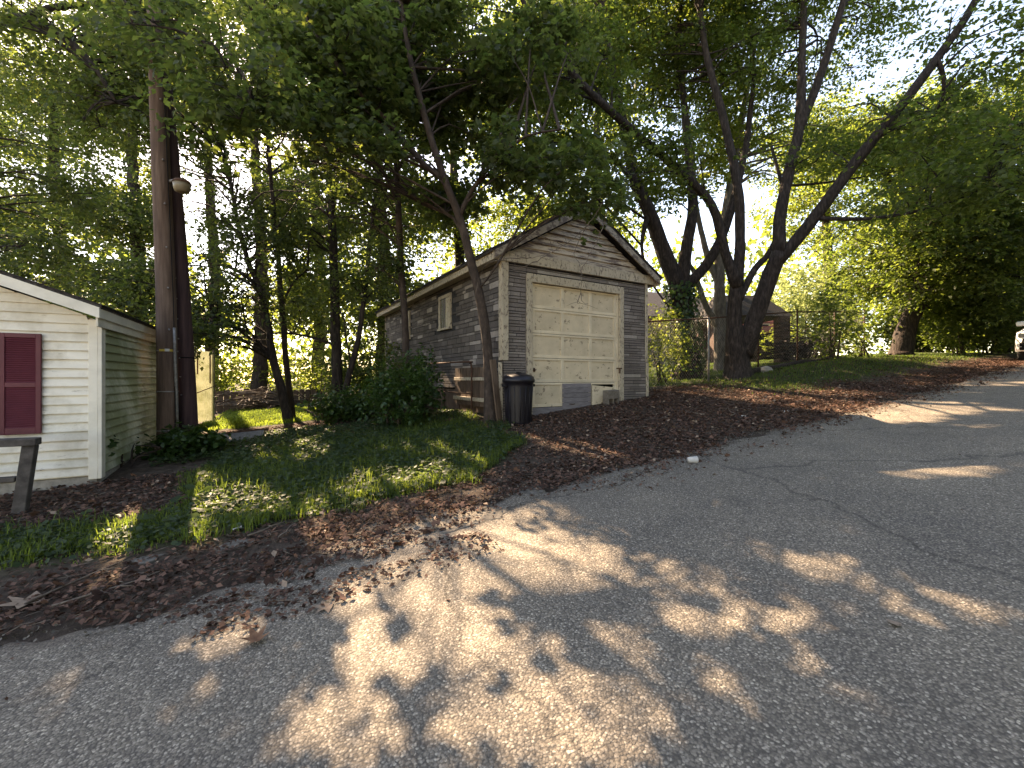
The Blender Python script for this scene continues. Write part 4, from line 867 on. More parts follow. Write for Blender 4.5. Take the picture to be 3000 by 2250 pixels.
make_tree('roadside_maple', 'thick leaning trunk with dense low foliage near the parked car', [
    stem((2636, 1048, 17.6, .46), (2650, 985, 17.6, .42), (2676, 905, 17.6, .36), (2710, 800, 17.5, .30), (2740, 640, 17.4, .25), (2770, 430, 17.2, .18), (2790, 230, 17, .12)),
    stem((2715, 790, 17.5, .2), (2800, 640, 16.5, .16), (2890, 480, 15.5, .12), (2990, 360, 14.8, .08)),
    stem((2738, 650, 17.4, .18), (2640, 560, 17.2, .13), (2560, 470, 17, .09)),
    stem((2760, 480, 17.2, .14), (2860, 420, 16.5, .11), (2950, 380, 15.8, .09), (3050, 300, 15, .06)),
    ], [blob(2680, 700, 17, 3.2, 2.6, 2.2, 40), blob(2860, 700, 15.5, 2.8, 2.6, 2.6, 46), blob(2760, 420, 16.5, 3.6, 3, 1.8, 40), blob(2980, 420, 14.5, 2.4, 2.5, 2.4, 30), blob(2590, 830, 19.5, 1.8, 1.2, 1.1, 16), blob(2780, 860, 19.0, 2.2, 1.2, 1.3, 20), blob(2990, 860, 17.5, 3.4, 2, 2.2, 40)],
    M['bark'], M['leaf_maple'], leaf=.155, templ='diamond', per_tip=6, tips_per_lump=17, lump_r=1.15, seed=4, ts=0.86, **MK)
make_tree('slender_tree', 'slender leaning tree growing at the front corner of garage', [
    stem((1440, 1240, 8.2, .165), (1432, 1150, 8.2, .135), (1426, 1000, 8.2, .128), (1406, 870, 8.1, .122), (1382, 780, 8.05, .118), (1362, 690, 8.0, .11), (1332, 600, 7.9, .10), (1300, 520, 7.8, .092), (1262, 400, 7.7, .082), (1226, 270, 7.6, .072), (1192, 120, 7.5, .062), (1165, -60, 7.4, .05)),
    stem((1302, 525, 7.8, .07), (1240, 480, 7.7, .062), (1150, 370, 7.5, .055), (1060, 280, 7.3, .045), (980, 180, 7.2, .035), (900, 60, 7.1, .025)),
    stem((1368, 720, 8.0, .05), (1330, 640, 8.3, .04), (1240, 600, 8.8, .03)),
    stem((1345, 640, 7.95, .06), (1380, 560, 7.9, .05), (1450, 470, 7.7, .04), (1540, 400, 7.4, .03), (1640, 380, 7.2, .02)),
    stem((1400, 850, 8.1, .03), (1440, 800, 7.9, .02), (1480, 740, 7.8, .012)),
    ], [blob(870, 430, 7.3, .8, .6, .45, 5), blob(1040, 440, 7.4, .8, .5, .5, 6), blob(720, 350, 7.2, .7, .5, .45, 3), blob(1130, 120, 8.3, 1.6, 1.2, 1.5, 22), blob(1330, 330, 8.9, 1.4, 1.1, 1.2, 17), blob(1560, 430, 7.4, 1.2, 1.0, .6, 7), blob(960, 200, 7.3, 1.1, 1.1, 1.0, 11), blob(1300, 600, 9.0, .9, 1.1, .5, 6), blob(1700, 560, 7.4, .7, .5, .35, 3), blob(1500, 150, 8.6, 1.5, 1.5, 1.2, 16)],
    M['bark_young'], M['leaf_dark'], leaf=.115, templ='maple6', per_tip=6, tips_per_lump=11, lump_r=.62, limb_r=.022, seed=5, ts=0.72, near=True, twigs=5, twig_len=.38)
make_tree('thin_tree', 'thin straight tree against the far side wall of garage', [
    stem((1192, 1170, 9.4, .13), (1186, 950, 9.4, .12), (1173, 760, 9.4, .11), (1165, 550, 9.4, .10), (1156, 350, 9.4, .085), (1150, 100, 9.4, .065), (1146, -80, 9.4, .05)),
    stem((1168, 600, 9.4, .05), (1120, 500, 9.2, .04), (1060, 430, 9, .025)),
    stem((1160, 420, 9.4, .05), (1230, 330, 9.5, .04), (1300, 260, 9.6, .025)),
    ], [blob(1130, 250, 9.5, 2.0, 1.8, 2.0, 26), blob(1050, 560, 9.3, 1.3, 1.2, 1.1, 13), blob(1120, 760, 9.2, .7, .8, .5, 5), blob(1180, -150, 9.4, 2.2, 2, 1.4, 18)],
    M['bark_young'], M['leaf_dark'], leaf=.10, templ='oval', per_tip=7, tips_per_lump=11, lump_r=.7, limb_r=.022, seed=6, ts=0.64, near=True, twigs=5, twig_len=.4)
make_tree('forking_tree', 'straight dark trunk forking above the garage eave, left of garage', [
    stem((990, 1195, 12, .22), (982, 950, 12, .19), (976, 720, 12, .165), (970, 570, 12, .145), (950, 400, 12, .11), (930, 200, 12, .09), (912, -40, 12, .06)),
    stem((972, 590, 12, .12), (992, 470, 12, .10), (1010, 300, 12.1, .08), (1030, 60, 12.2, .05)),
    stem((980, 1010, 12, .05), (900, 985, 12, .045), (820, 975, 12, .035), (740, 985, 12.1, .02)),
    ], [blob(930, 250, 12, 2.6, 2.2, 2.4, 38), blob(900, 620, 11.8, 1.6, 1.5, 1.3, 14), blob(820, 940, 11.8, 1.4, 1.2, .6, 9), blob(1020, 480, 12.3, 1.6, 1.5, 1.2, 14), blob(940, -200, 12, 3, 2.4, 2, 26)],
    M['bark'], M['leaf_dark'], leaf=.115, templ='oval', per_tip=6, tips_per_lump=11, lump_r=.85, seed=7, ts=0.70, **MK)
make_tree('curved_tree', 'dark curving trunk at the edge of the sunny back lawn', [
    stem((846, 1238, 10.8, .17), (822, 1130, 10.8, .15), (802, 1060, 10.8, .135), (792, 1000, 10.8, .115), (785, 940, 10.8, .10), (762, 850, 10.8, .095), (728, 770, 10.8, .085), (705, 690, 10.8, .075), (680, 560, 10.8, .06), (650, 400, 10.8, .045)),
    stem((800, 1060, 10.8, .08), (765, 1015, 10.7, .07), (742, 985, 10.6, .055), (700, 960, 10.4, .04), (630, 950, 10, .025)),
    stem((757, 840, 10.8, .05), (690, 790, 10.5, .04), (610, 770, 10.2, .025)),
    ], [blob(680, 620, 10.6, 1.9, 1.6, 1.4, 24), blob(640, 850, 10.2, 1.5, 1.3, .9, 18), blob(610, 970, 9.9, 1.2, 1.0, .5, 13), blob(620, 380, 10.6, 1.9, 1.6, 1.4, 20)],
    M['bark'], M['leaf_dark'], leaf=.105, templ='oval', per_tip=6, tips_per_lump=11, lump_r=.75, seed=8, ts=0.72, twigs=5, twig_len=.45)
make_tree('upright_tree', 'upright dark trunk right behind the curving one by the lawn', [
    stem((858, 1232, 11.4, .145), (842, 1100, 11.4, .13), (828, 920, 11.4, .12), (815, 760, 11.4, .105), (802, 620, 11.4, .09), (790, 470, 11.4, .075), (775, 250, 11.4, .055), (760, 50, 11.4, .04)),
    stem((826, 900, 11.4, .05), (850, 840, 11.4, .04), (900, 790, 11.3, .02)),
    ], [blob(780, 350, 11.4, 1.9, 1.7, 1.8, 24), blob(830, 700, 11.4, 1.3, 1.3, 1.0, 12), blob(760, 60, 11.4, 2, 1.8, 1.6, 18)],
    M['bark'], M['leaf_dark'], leaf=.105, templ='oval', per_tip=6, tips_per_lump=11, lump_r=.75, seed=9, ts=0.60, twigs=5, twig_len=.45)
make_tree('leaning_sapling', 'leaning trunk rising to the right between forking tree and garage', [
    stem((1000, 1190, 11.6, .16), (1020, 1110, 11.6, .14), (1050, 990, 11.6, .125), (1066, 880, 11.6, .115), (1085, 700, 11.6, .095), (1110, 480, 11.6, .07), (1130, 250, 11.6, .05)),
    stem((1030, 1070, 11.6, .04), (1015, 1000, 11.5, .03), (1010, 940, 11.5, .02)),
    ], [blob(1100, 520, 11.6, 1.6, 1.5, 1.6, 18), blob(1060, 820, 11.4, 1.1, 1.1, .8, 8), blob(1150, 200, 11.6, 2, 1.8, 1.8, 20)],
    M['bark'], M['leaf_dark'], leaf=.105, templ='oval', per_tip=6, tips_per_lump=11, lump_r=.75, seed=10, ts=0.56, twigs=5, twig_len=.45)
make_tree('overhanging_tree', 'tree beyond the left edge whose dark limb crosses the top left', [
    stem((-330, 1330, 9.5, .34), (-330, 900, 9.5, .28), (-300, 500, 9.4, .24), (-240, 200, 9.3, .2), (-200, -100, 9.2, .14)),
    stem((-270, 300, 9.35, .15), (-120, 120, 9.2, .13), (40, 55, 9.0, .11), (160, 90, 8.9, .09), (260, 180, 8.8, .06), (340, 300, 8.8, .035)),
    stem((60, 62, 9.0, .08), (150, 25, 8.9, .065), (260, 10, 8.8, .04), (400, -20, 8.7, .025)),
    stem((330, 5, 8.75, .035), (420, 60, 7.6, .026), (520, 90, 6.6, .02), (640, 150, 6.2, .014), (740, 290, 6.1, .008)),
    ], [blob(120, 120, 9.2, 2.4, 1.8, 1.2, 22), blob(40, 520, 9.8, 1.8, 1.6, 1.5, 14), blob(300, 320, 9.4, 1.6, 1.5, 1.3, 12), blob(60, 740, 10.5, 1.3, 1.2, .7, 9), blob(420, 60, 8.9, 1.6, 1.5, 1.0, 16), blob(480, 95, 6.4, .4, .3, .25, 3), blob(640, 150, 6.2, .5, .4, .4, 3), blob(735, 310, 6.1, .25, .3, .4, 2)],
    M['bark'], M['leaf_dark'], leaf=.115, templ='diamond', per_tip=6, tips_per_lump=12, lump_r=.8, seed=11, twigs=5, twig_len=.45)
# the row of taller trees behind, catching the sun from behind
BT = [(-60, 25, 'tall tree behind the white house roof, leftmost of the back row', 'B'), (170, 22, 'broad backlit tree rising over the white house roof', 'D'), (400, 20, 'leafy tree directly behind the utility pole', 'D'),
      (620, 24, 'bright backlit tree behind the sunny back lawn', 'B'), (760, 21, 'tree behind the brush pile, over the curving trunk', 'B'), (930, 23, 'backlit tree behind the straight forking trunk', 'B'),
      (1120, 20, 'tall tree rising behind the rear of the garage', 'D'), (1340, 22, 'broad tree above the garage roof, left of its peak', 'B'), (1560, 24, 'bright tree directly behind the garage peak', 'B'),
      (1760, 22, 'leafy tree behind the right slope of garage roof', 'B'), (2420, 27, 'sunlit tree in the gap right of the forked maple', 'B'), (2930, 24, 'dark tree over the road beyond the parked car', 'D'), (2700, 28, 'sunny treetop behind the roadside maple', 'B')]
for i, (u, t, lab, kd) in enumerate(BT):
    tall = {2420: 330, 2700: 260, 2930: 300}.get(u, -150 if u > 300 else 60)
    top = tall; rw = t * .125
    st_ = [stem((u, 1130, t, .36), (u + 8, 800, t, .28), (u - 12, 450, t, .2), (u, max(top, 60) + 120, t, .1))]
    bl_ = [blob(u, (top + 500) / 2, t, rw, rw * .8, t * (500 - top) / 2 / FPX * 1.05, int(34)), blob(u - 40, 620, t - 1, rw * 1.05, rw * .7, t * .10, 20), blob(u + 30, 860, t - 1.5, rw * 1.05, rw * .6, t * .09, 22)]
    if u in (2420,): bl_ = bl_[:2]
    if 1300 < u < 1900: bl_ = bl_[:2]
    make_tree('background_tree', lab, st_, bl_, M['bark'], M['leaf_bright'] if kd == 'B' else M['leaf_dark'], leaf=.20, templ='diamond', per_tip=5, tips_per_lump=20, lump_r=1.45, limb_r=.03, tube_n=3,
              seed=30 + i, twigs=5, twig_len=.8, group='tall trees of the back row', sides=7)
# pale willow-like shrubs beyond the fence, saplings on the fence
def shrub(name, label, c, rad, n, leaf, templ, mat, stems=6, cat='shrub', group=None, per=6, tl=.35, upward=.5, barkm=None, seed=0):
    r_ = np.random.default_rng(900 + seed); z0 = h(c[0], c[1]); ro = empty(name, (c[0], c[1], z0)); tag(ro, label, cat, group); mb = MB(); TO = []; TD = []
    tips = nrm(r_.normal(size=(n, 3))) * (r_.random((n, 1)) ** .4) * np.array(rad); tips[:, 2] = np.abs(tips[:, 2] * .5 + rad[2] * .5)
    ends = []
    for k in range(stems):
        q = tips[r_.integers(n)] if n else np.array([0, 0, 1]); q = q * np.array([.8, .8, 1]); b_ = np.array([r_.normal(0, .12 * rad[0]), r_.normal(0, .12 * rad[1]), -.05])
        pts = smooth_line([b_, b_ * .5 + q * .45 + [0, 0, .1], q], [.02 + .012 * rad[2]] * 2 + [.006], .2); mb.tube(pts[0], np.linspace(.014 + .010 * rad[2], .005, len(pts[0])), 5, caps=False)
    mb.build('stems', barkm or M['bark_young'], ro)
    d = nrm(tips * [1, 1, 0.3] + r_.normal(0, .5, tips.shape) * np.array(rad)); d[:, 2] = d[:, 2] * .5 + upward * r_.random(n); d = nrm(d)
    pos, ax, nor, size = twig_leaves(tips + [0, 0, .0], d, tl * r_.uniform(.6, 1.3, n), per, leaf)
    k = pos[:, 2] > H(pos[:, 0] + c[0], pos[:, 1] + c[1]) - z0 + .01
    pos, ax, nor, size = pos[k], ax[k], nor[k], size[k]
    o = leaf_mesh('foliage', pos + np.array([c[0], c[1], z0]), ax, nor, size, templ, mat, ro, prune=True); o.location = (-c[0], -c[1], -z0); o['kind'] = 'stuff'
    return ro
c = P(2380, 1070, 27); shrub('pale_willow', 'tall pale sunlit willow beyond the fence', c, (3.4, 2.6, 6.0), 2300, .22, 'diamond', M['leaf_pale'], 9, 'tree', per=6, tl=.9, upward=.1, seed=1)
c = P(2290, 1080, 21); shrub('bright_bush', 'small bright green bush beside the brick pillar', c, (.8, .8, 1.9), 260, .13, 'oval', M['leaf_bright'], 5, seed=2)
c = P(2440, 1070, 14.6); shrub('fence_sapling', 'dark sapling with drooping leaves growing through fence', c, (.75, .6, 2.6), 240, .13, 'oval', M['leaf_maple'], 4, 'sapling', seed=3)
c = P(2530, 1060, 16.0); shrub('fence_bush', 'leafy bush where the fence meets the roadside maple', c, (.8, .7, 2.0), 260, .13, 'oval', M['leaf_maple'], 5, seed=4)
c = P(2810, 1060, 17.5); shrub('bank_bush', 'dense dark bush right of the roadside maple trunk', c, (1.6, 1.0, 1.9), 500, .14, 'oval', M['leaf_maple'], 6, seed=5)
c = P(2900, 1065, 17.5); shrub('verge_bush', 'overgrown bush on the verge behind the parked car', c, (2.2, 1.2, 2.3), 700, .15, 'oval', M['leaf_dark'], 6, seed=6)
c = P(2720, 1055, 24); shrub('verge_hedge', 'dark overgrown hedge closing the view behind roadside maple', (c[0], c[1]), (4.2, 1.5, 3.2), 1500, .24, 'diamond', M['leaf_dark'], 8, 'hedge', tl=.6, seed=26)
c = P(2960, 1055, 23); shrub('road_hedge', 'dark hedge beside the road beyond the parked car', (c[0], c[1]), (4.6, 1.6, 3.4), 1500, .24, 'diamond', M['leaf_dark'], 8, 'hedge', tl=.6, seed=27)
c = P(1945, 1110, 13.0); shrub('fence_weed', 'sunlit weeds behind the fence beside the garage wall', c, (.75, .6, 2.3), 380, .10, 'oval', M['leaf_bright'], 4, seed=7)
c = P(1170, 1230, 8.3); shrub('dark_vine_bush', 'dark vine-covered bush against the garage side', c, (.62, .75, 1.25), 520, .095, 'oval', M['ivy'], 7, tl=.25, seed=8)
c = P(1270, 1200, 9.2); shrub('vine_clump', 'leafy vine climbing toward the side window of garage', (c[0] - .25, c[1]), (.30, .5, 1.45), 200, .095, 'oval', M['ivy'], 5, tl=.22, seed=9)
c = P(360, 1390, 6.0); shrub('corner_bush', 'dark leafy bush at the foot of white house corner', c, (.62, .45, .40), 330, .085, 'round', M['ivy'], 6, tl=.2, seed=10)
c = P(490, 1330, 6.45); shrub('pole_bush', 'dark weeds crowding the foot of the utility pole', c, (.65, .35, .42), 360, .085, 'round', M['ivy'], 6, tl=.2, seed=11)
c = P(940, 1225, 9.6); shrub('ivy_mound', 'ivy mound under the trees left of garage', c, (1.15, .8, .62), 620, .09, 'round', M['ivy'], 6, tl=.22, seed=12)
c = P(1080, 1215, 9.6); shrub('low_thicket', 'low dark thicket between ivy mound and garage', c, (.8, .8, .75), 420, .09, 'oval', M['ivy'], 6, tl=.24, seed=13)
c = P(935, 1190, 12.5); shrub('thicket', 'leafy thicket around the straight forking trunk', c, (1.5, 1.1, 1.7), 620, .11, 'oval', M['leaf_dark'], 7, tl=.3, seed=14)
c = P(1090, 1180, 13.5); shrub('rear_thicket', 'tangled thicket behind the low bush near garage rear', c, (1.4, 1.2, 2.2), 600, .12, 'oval', M['leaf_dark'], 7, tl=.3, seed=15)
c = P(640, 1245, 12.0); shrub('panel_weed', 'small sunlit weed at the foot of greenish panel', c, (.35, .35, .42), 90, .09, 'round', M['leaf_bright'], 3, seed=16)
c = P(560, 1180, 21); shrub('hedge_bush', 'sunny bush at the far end of back lawn', c, (3.2, 1.2, 2.6), 800, .17, 'oval', M['leaf_bright'], 8, tl=.5, seed=17)
c = P(790, 1170, 22); shrub('hedge_bush', 'sunny bush behind the brush pile', c, (2.8, 1.2, 2.6), 800, .17, 'oval', M['leaf_bright'], 8, tl=.5, seed=18)
c = P(1000, 1165, 20); shrub('hedge_bush', 'sunny bush glimpsed between trunks left of garage', c, (2.8, 1.2, 2.6), 800, .17, 'oval', M['leaf_bright'], 8, tl=.5, seed=19)
c = P(200, 1140, 22); shrub('hedge_bush', 'bush behind the white house roof', c, (4, 1.2, 3.0), 700, .18, 'oval', M['leaf_dark'], 8, tl=.5, seed=20)
c = P(2010, 1060, 15.0); 
# ivy on the big trunk
iv = []; 
pts, rr_ = smooth_line(*stem((2012, 1092, 14.0, .60), (2008, 1000, 14, .47), (2000, 900, 14, .45), (1992, 840, 14, .47)), .1); pts[0][2] = h(pts[0][0], pts[0][1])
n = 2600; k = rng.integers(0, len(pts), n); an = rng.uniform(0, 2 * math.pi, n); rad = rr_[k] + rng.uniform(.0, .09, n)
nor = np.stack([np.cos(an), np.sin(an), np.full(n, .2)], 1); pos = pts[k] + nor * rad[:, None] * [1, 1, 0] + rng.normal(0, .06, (n, 3))
o = leaf_mesh('trunk_ivy', pos, np.stack([rng.normal(0, .5, n), rng.normal(0, .5, n), -np.ones(n)], 1), nor, rng.uniform(.06, .12, n), 'round', M['ivy'], None, False)
tag(o, 'ivy leaves clinging to the massive trunk behind the fence', 'ivy', kind='stuff')
# far wood closing the view
n = 34000; an = rng.uniform(R(-50), R(100), n); dist = rng.uniform(42, 75, n); px, py = np.sin(an) * dist, np.cos(an) * dist
hh_ = 11 + 5 * fbm(an * 9, an * 0, 12); pz = H(px, py) + hh_ * rng.random(n) ** .8 * (.75 + .5 * vnoise(an * 40, an * 0, 3))
o = leaf_mesh('far_wood', np.stack([px, py, pz], 1), rng.normal(0, 1, (n, 3)) - [0, 0, .6], rng.normal(0, .5, (n, 3)) + [0, 0, 1], rng.uniform(.45, .9, n), 'diamond', M['leaf_bright'], None, False)
tag(o, 'far-off wood closing the view behind the gardens', 'wood', kind='stuff')

n = 11000; px = rng.uniform(-3, 44, n); py = rng.uniform(-17, -7.5, n); pz = H(px, py) + (9 + 5 * vnoise(px * .3, px * 0, 15)) * rng.random(n) ** .8  # leaf mass added out of view behind the camera to darken the garage front
o = leaf_mesh('unseen_shade_wood', np.stack([px, py, pz], 1), rng.normal(0, 1, (n, 3)) - [0, 0, .6], rng.normal(0, .6, (n, 3)) + [0, 0, 1], rng.uniform(.7, 1.4, n), 'diamond', M['leaf_dark'], None, False)
tag(o, 'unseen wood added across the road to dim the garage front', 'wood', kind='stuff')

# ------------------------------------------------------------------ lawn, clover, leaf litter
def scatter(n, x0, x1, y0, y1, dens):
    x = rng.uniform(x0, x1, n); y = rng.uniform(y0, y1, n); k = rng.random(n) < dens(x, y); return x[k], y[k]
def not_built(x, y):
    g = ~((x > 3.55) & (x < 7.9) & (y > 7.35)); hs2 = ~((x < -1.9) & (y > 7.08)); return g & hs2
def blades(name, label, x, y, ln, mat, wd=.006):
    n = len(x); z = H(x, y) + .01; an = rng.uniform(0, 2 * math.pi, n); lean = rng.uniform(.1, .9, n); ln = ln * rng.uniform(.5, 1.3, n)
    d = np.stack([np.cos(an), np.sin(an)], 1); s = np.stack([-np.sin(an), np.cos(an)], 1) * (wd * rng.uniform(.7, 1.4, n))[:, None]
    b = np.stack([x, y, z], 1); V = np.zeros((n, 5, 3)); m1 = b.copy(); m1[:, :2] += d * (ln * lean * .3)[:, None]; m1[:, 2] += ln * .62
    tp = b.copy(); tp[:, :2] += d * (ln * lean * .85)[:, None]; tp[:, 2] += ln * (1 - .35 * lean)
    s3 = np.concatenate([s, np.zeros((n, 1))], 1)
    V[:, 0] = b - s3; V[:, 1] = b + s3; V[:, 2] = m1 - s3 * .75; V[:, 3] = m1 + s3 * .75; V[:, 4] = tp
    T = np.array([(0, 1, 3), (0, 3, 2), (2, 3, 4)])[None] + (np.arange(n) * 5)[:, None, None]
    r_ = np.clip(.25 + .6 * fbm(x * 1.5, y * 1.5, 41) + rng.normal(0, .15, n), 0, 1)
    return tag(link(name, mesh_np(name, V, T, np.repeat(r_, 5)), mat), label, 'grass', kind='stuff')
x, y = scatter(190000, -5.5, 4.2, 4.2, 8.9, lambda x, y: lawn_w(x, y) * not_built(x, y) * np.clip(1.1 - (y - 4.4) * .13, .3, 1) * (.3 + .7 * vnoise(x * 1.7, y * 1.7, 51)))
tuft = np.exp(-((y - lawn_edge(x)) / .35) ** 2) * (vnoise(x * 2.2, y * 2.2, 61) > .45)
blades('lawn_grass', 'shaggy green grass of the front lawn', x, y, .055 + .085 * tuft, M['grass'], .0042)
x, y = scatter(30000, -2, 3, 11.3, 20, lambda x, y: lawn_w(x, y)); blades('back_lawn_grass', 'sunlit grass of the back lawn', x, y, .09, M['grass'], .009)
x, y = scatter(52000, 8.5, 24, 4.9, 16, lambda x, y: lawn_w(x, y) * np.clip(1.3 - (y - 8) * .12, .2, 1)); blades('bank_grass', 'grass on the bank between road and fence', x, y, .07, M['bank_grass'], .006)
def ground_leaves(name, label, x, y, size, lift, templ, mat, cat, tilt=.5, rnd=None):
    n = len(x); an = rng.uniform(0, 2 * math.pi, n); z = H(x, y) + lift * rng.random(n) + .006 + np.where(y < 4.3, .004, 0)
    ax = np.stack([np.cos(an), np.sin(an), rng.normal(0, tilt * .5, n)], 1); nor = np.stack([rng.normal(0, tilt, n), rng.normal(0, tilt, n), np.ones(n)], 1)
    return tag(leaf_mesh(name, np.stack([x, y, z], 1), ax, nor, size * rng.uniform(.55, 1.35, n), templ, mat, None, False, rnd), label, cat, kind='stuff')
x, y = scatter(70000, -5.5, 4.2, 4.3, 9.8, lambda x, y: np.clip(np.maximum(lawn_w(x, y), (y > 7.6) * (x > -1.6) * (x < 3.5) * .9) * not_built(x, y) * (.15 + .85 * (vnoise(x * .9, y * .9, 71) > .38)), 0, 1))
ground_leaves('ground_ivy', 'low clover and ground ivy spread through the lawn', x, y, .045, .075, 'round', M['clover'], 'ground cover')
def litter_d(x, y):
    n = fbm(x * 1.3, y * 1.3, 81); drive = np.clip((x - 2.3 - n) / .7, 0, 1) * (x < 13) * np.clip((y - 4.0 + (n - .5) * 1.4) / .4, 0, 1) * np.clip((8.4 - y) / .6, 0, 1) * (1 - lawn_w(x, y) * .9)
    w0 = np.where(x < 1.5, .80, .5); st_ = np.clip(1.5 * np.exp(-((y - np.where(x < 1.5, 3.85 - .28 * np.clip((.7 - x) / 1.8, 0, 1), 4.25)) / w0) ** 2), 0, 1) * (fbm(x * 1.1 - y * .7, y * 3.4 + x * .9, 85) > np.where(y > 4.05 - .6 * np.clip((.9 - x) / 1.6, 0, 1), .25, .44)) * (1 - lawn_w(x, y) * .8)
    bed = (x < -.9) * (y > 5.5) * (y < 7.1) * (1 - lawn_w(x, y))
    wood = (y > 8) * (x > -1.5) * (x < 3.6) * .5
    far = np.maximum((x > 12) * np.exp(-((y - 4.6) / .6) ** 2) * .8, (x > 9) * (y > 4.6) * (y < 8) * .16)
    return np.clip(np.maximum.reduce([drive, st_, bed, wood, far]), 0, 1)
x, y = scatter(270000, -5, 22, 2.9, 11, lambda x, y: litter_d(x, y) * not_built(x, y))
ground_leaves('leaf_litter', 'brown dead leaves drifted over drive and verge', x, y, .043, .025, 'diamond', M['dead'], 'leaf litter', .6)
x, y = scatter(9000, -5, 16, 3.0, 9, lambda x, y: litter_d(x, y) * not_built(x, y) * (vnoise(x * 1.9, y * 1.9, 95) > .4))
ground_leaves('large_dead_leaves', 'larger curled dead leaves lying on the litter', x, y, .062, .04, 'maple6', M['dead'], 'leaf litter', .8)
x, y = scatter(2200, -5, 14, 3.0, 9, lambda x, y: litter_d(x, y) * not_built(x, y)); ground_leaves('pale_dead_leaves', 'pale tan dead leaves among the darker litter', x, y, .055, .045, 'oval', M['leaf_tan'], 'leaf litter', .9)
x, y = scatter(5000, -5, 14, 3.0, 9.5, lambda x, y: litter_d(x, y) * not_built(x, y)); n = len(x); an = rng.uniform(0, 2 * math.pi, n); l = rng.uniform(.04, .2, n); d = np.stack([np.cos(an), np.sin(an), rng.normal(0, .08, n)], 1); b0 = np.stack([x, y, H(x, y) + .03], 1)
sd = np.stack([-np.sin(an), np.cos(an), 0 * an], 1) * .0025; V = np.stack([b0 - d * l[:, None] / 2 - sd, b0 - d * l[:, None] / 2 + sd, b0 + [0, 0, .006], b0 + d * l[:, None] / 2], 1)
tag(link('twig_litter', mesh_np('twig_litter', V, np.array([(0, 1, 2), (0, 2, 3), (1, 3, 2), (0, 3, 1)])[None] + (np.arange(n) * 4)[:, None, None], np.repeat(rng.random(n), 4)), M['twig']), 'thin dry twigs strewn over the litter', 'twigs', kind='stuff')
x, y = scatter(9000, -5.5, 3.8, 4.3, 8.6, lambda x, y: lawn_w(x, y) * not_built(x, y) * (vnoise(x * 1.3, y * 1.3, 97) > .5)); blades('tall_grass', 'taller seeding grass stalks standing above the lawn', x, y, .17, M['grass'], .0035)
x, y = scatter(2600, -5.5, 3.8, 4.4, 8.6, lambda x, y: lawn_w(x, y) * not_built(x, y) * (vnoise(x * 1.1, y * 1.1, 98) > .5)); ground_leaves('broad_weeds', 'broad-leaved weeds in the front lawn', x, y, .10, .06, 'round', M['clover'], 'weeds', .6)
x, y = scatter(26000, -4.5, 12, 2.8, 4.7, lambda x, y: np.clip(np.exp(-((y - 3.95 + .5 * np.clip((.7 - x) / 1.8, 0, 1)) / .26) ** 2) * (fbm(x * 2.2, y * 3, 99) > .42), 0, 1)); n = len(x)
ground_leaves('edge_gravel', 'loose grit crumbled from the road edge', x, y, .018, .01, 'round', M['pale_patch'], 'gravel', .9)
x, y = scatter(2600, -4, 16, .9, 4.2, lambda x, y: .02 + .5 * np.exp(-((y - 4.1) / .5) ** 2)); ground_leaves('stray_leaves', 'stray leaves and crumbs scattered on the asphalt', x, y, .032, .004, 'oval', M['dead'], 'leaf litter', .4)
# crumbled asphalt edge and pale stones in the verge
r9 = random.Random(9)
for i, (px, py, sx_, sy_, lab) in enumerate([(1.75, 3.62, .20, .15, 'rounded pale slab nearest the middle of the broken road edge'), (1.30, 3.56, .19, .10, 'flat slab left of the rounded pale one'), (.85, 3.85, .13, .09, 'small flat slab among litter before the grass tufts'),
        (-.35, 4.35, .20, .11, 'flat slab below the front lawn corner'), (-.95, 4.42, .16, .09, 'flat slab farthest left along the verge'), (2.35, 3.95, .24, .13, 'low slab at the foot of the leafy drive'), (2.9, 3.72, .26, .12, 'long worn slab where drive meets road'), (3.6, 3.9, .22, .1, 'rightmost worn slab in the drive litter')]):
    n = 11; vs = []
    for ring_, zz_ in ((1.0, -.02), (.97, .014), (.86, .024)):
        for k in range(n):
            a_ = 2 * math.pi * k / n; q = ring_ * (1 + .22 * math.sin(a_ * 3 + i) + .12 * math.sin(a_ * 5 + 2 * i)); vs.append((q * sx_ * math.cos(a_), q * sy_ * math.sin(a_), zz_))
    fs = [(r_ * n + k, r_ * n + (k + 1) % n, (r_ + 1) * n + (k + 1) % n, (r_ + 1) * n + k) for r_ in range(2) for k in range(n)] + [tuple(range(2 * n, 3 * n))]
    o = MB().add(vs, fs).build('asphalt_fragment', M['pale_patch']); o.location = (px, py, h(px, py) - .002); o.scale = (.8, .9, .5); o.rotation_euler = (R(2), R(-5.2), r9.uniform(-.5, .5) - .3)
    tag(o, lab, 'asphalt slab', 'broken slabs along the road edge')
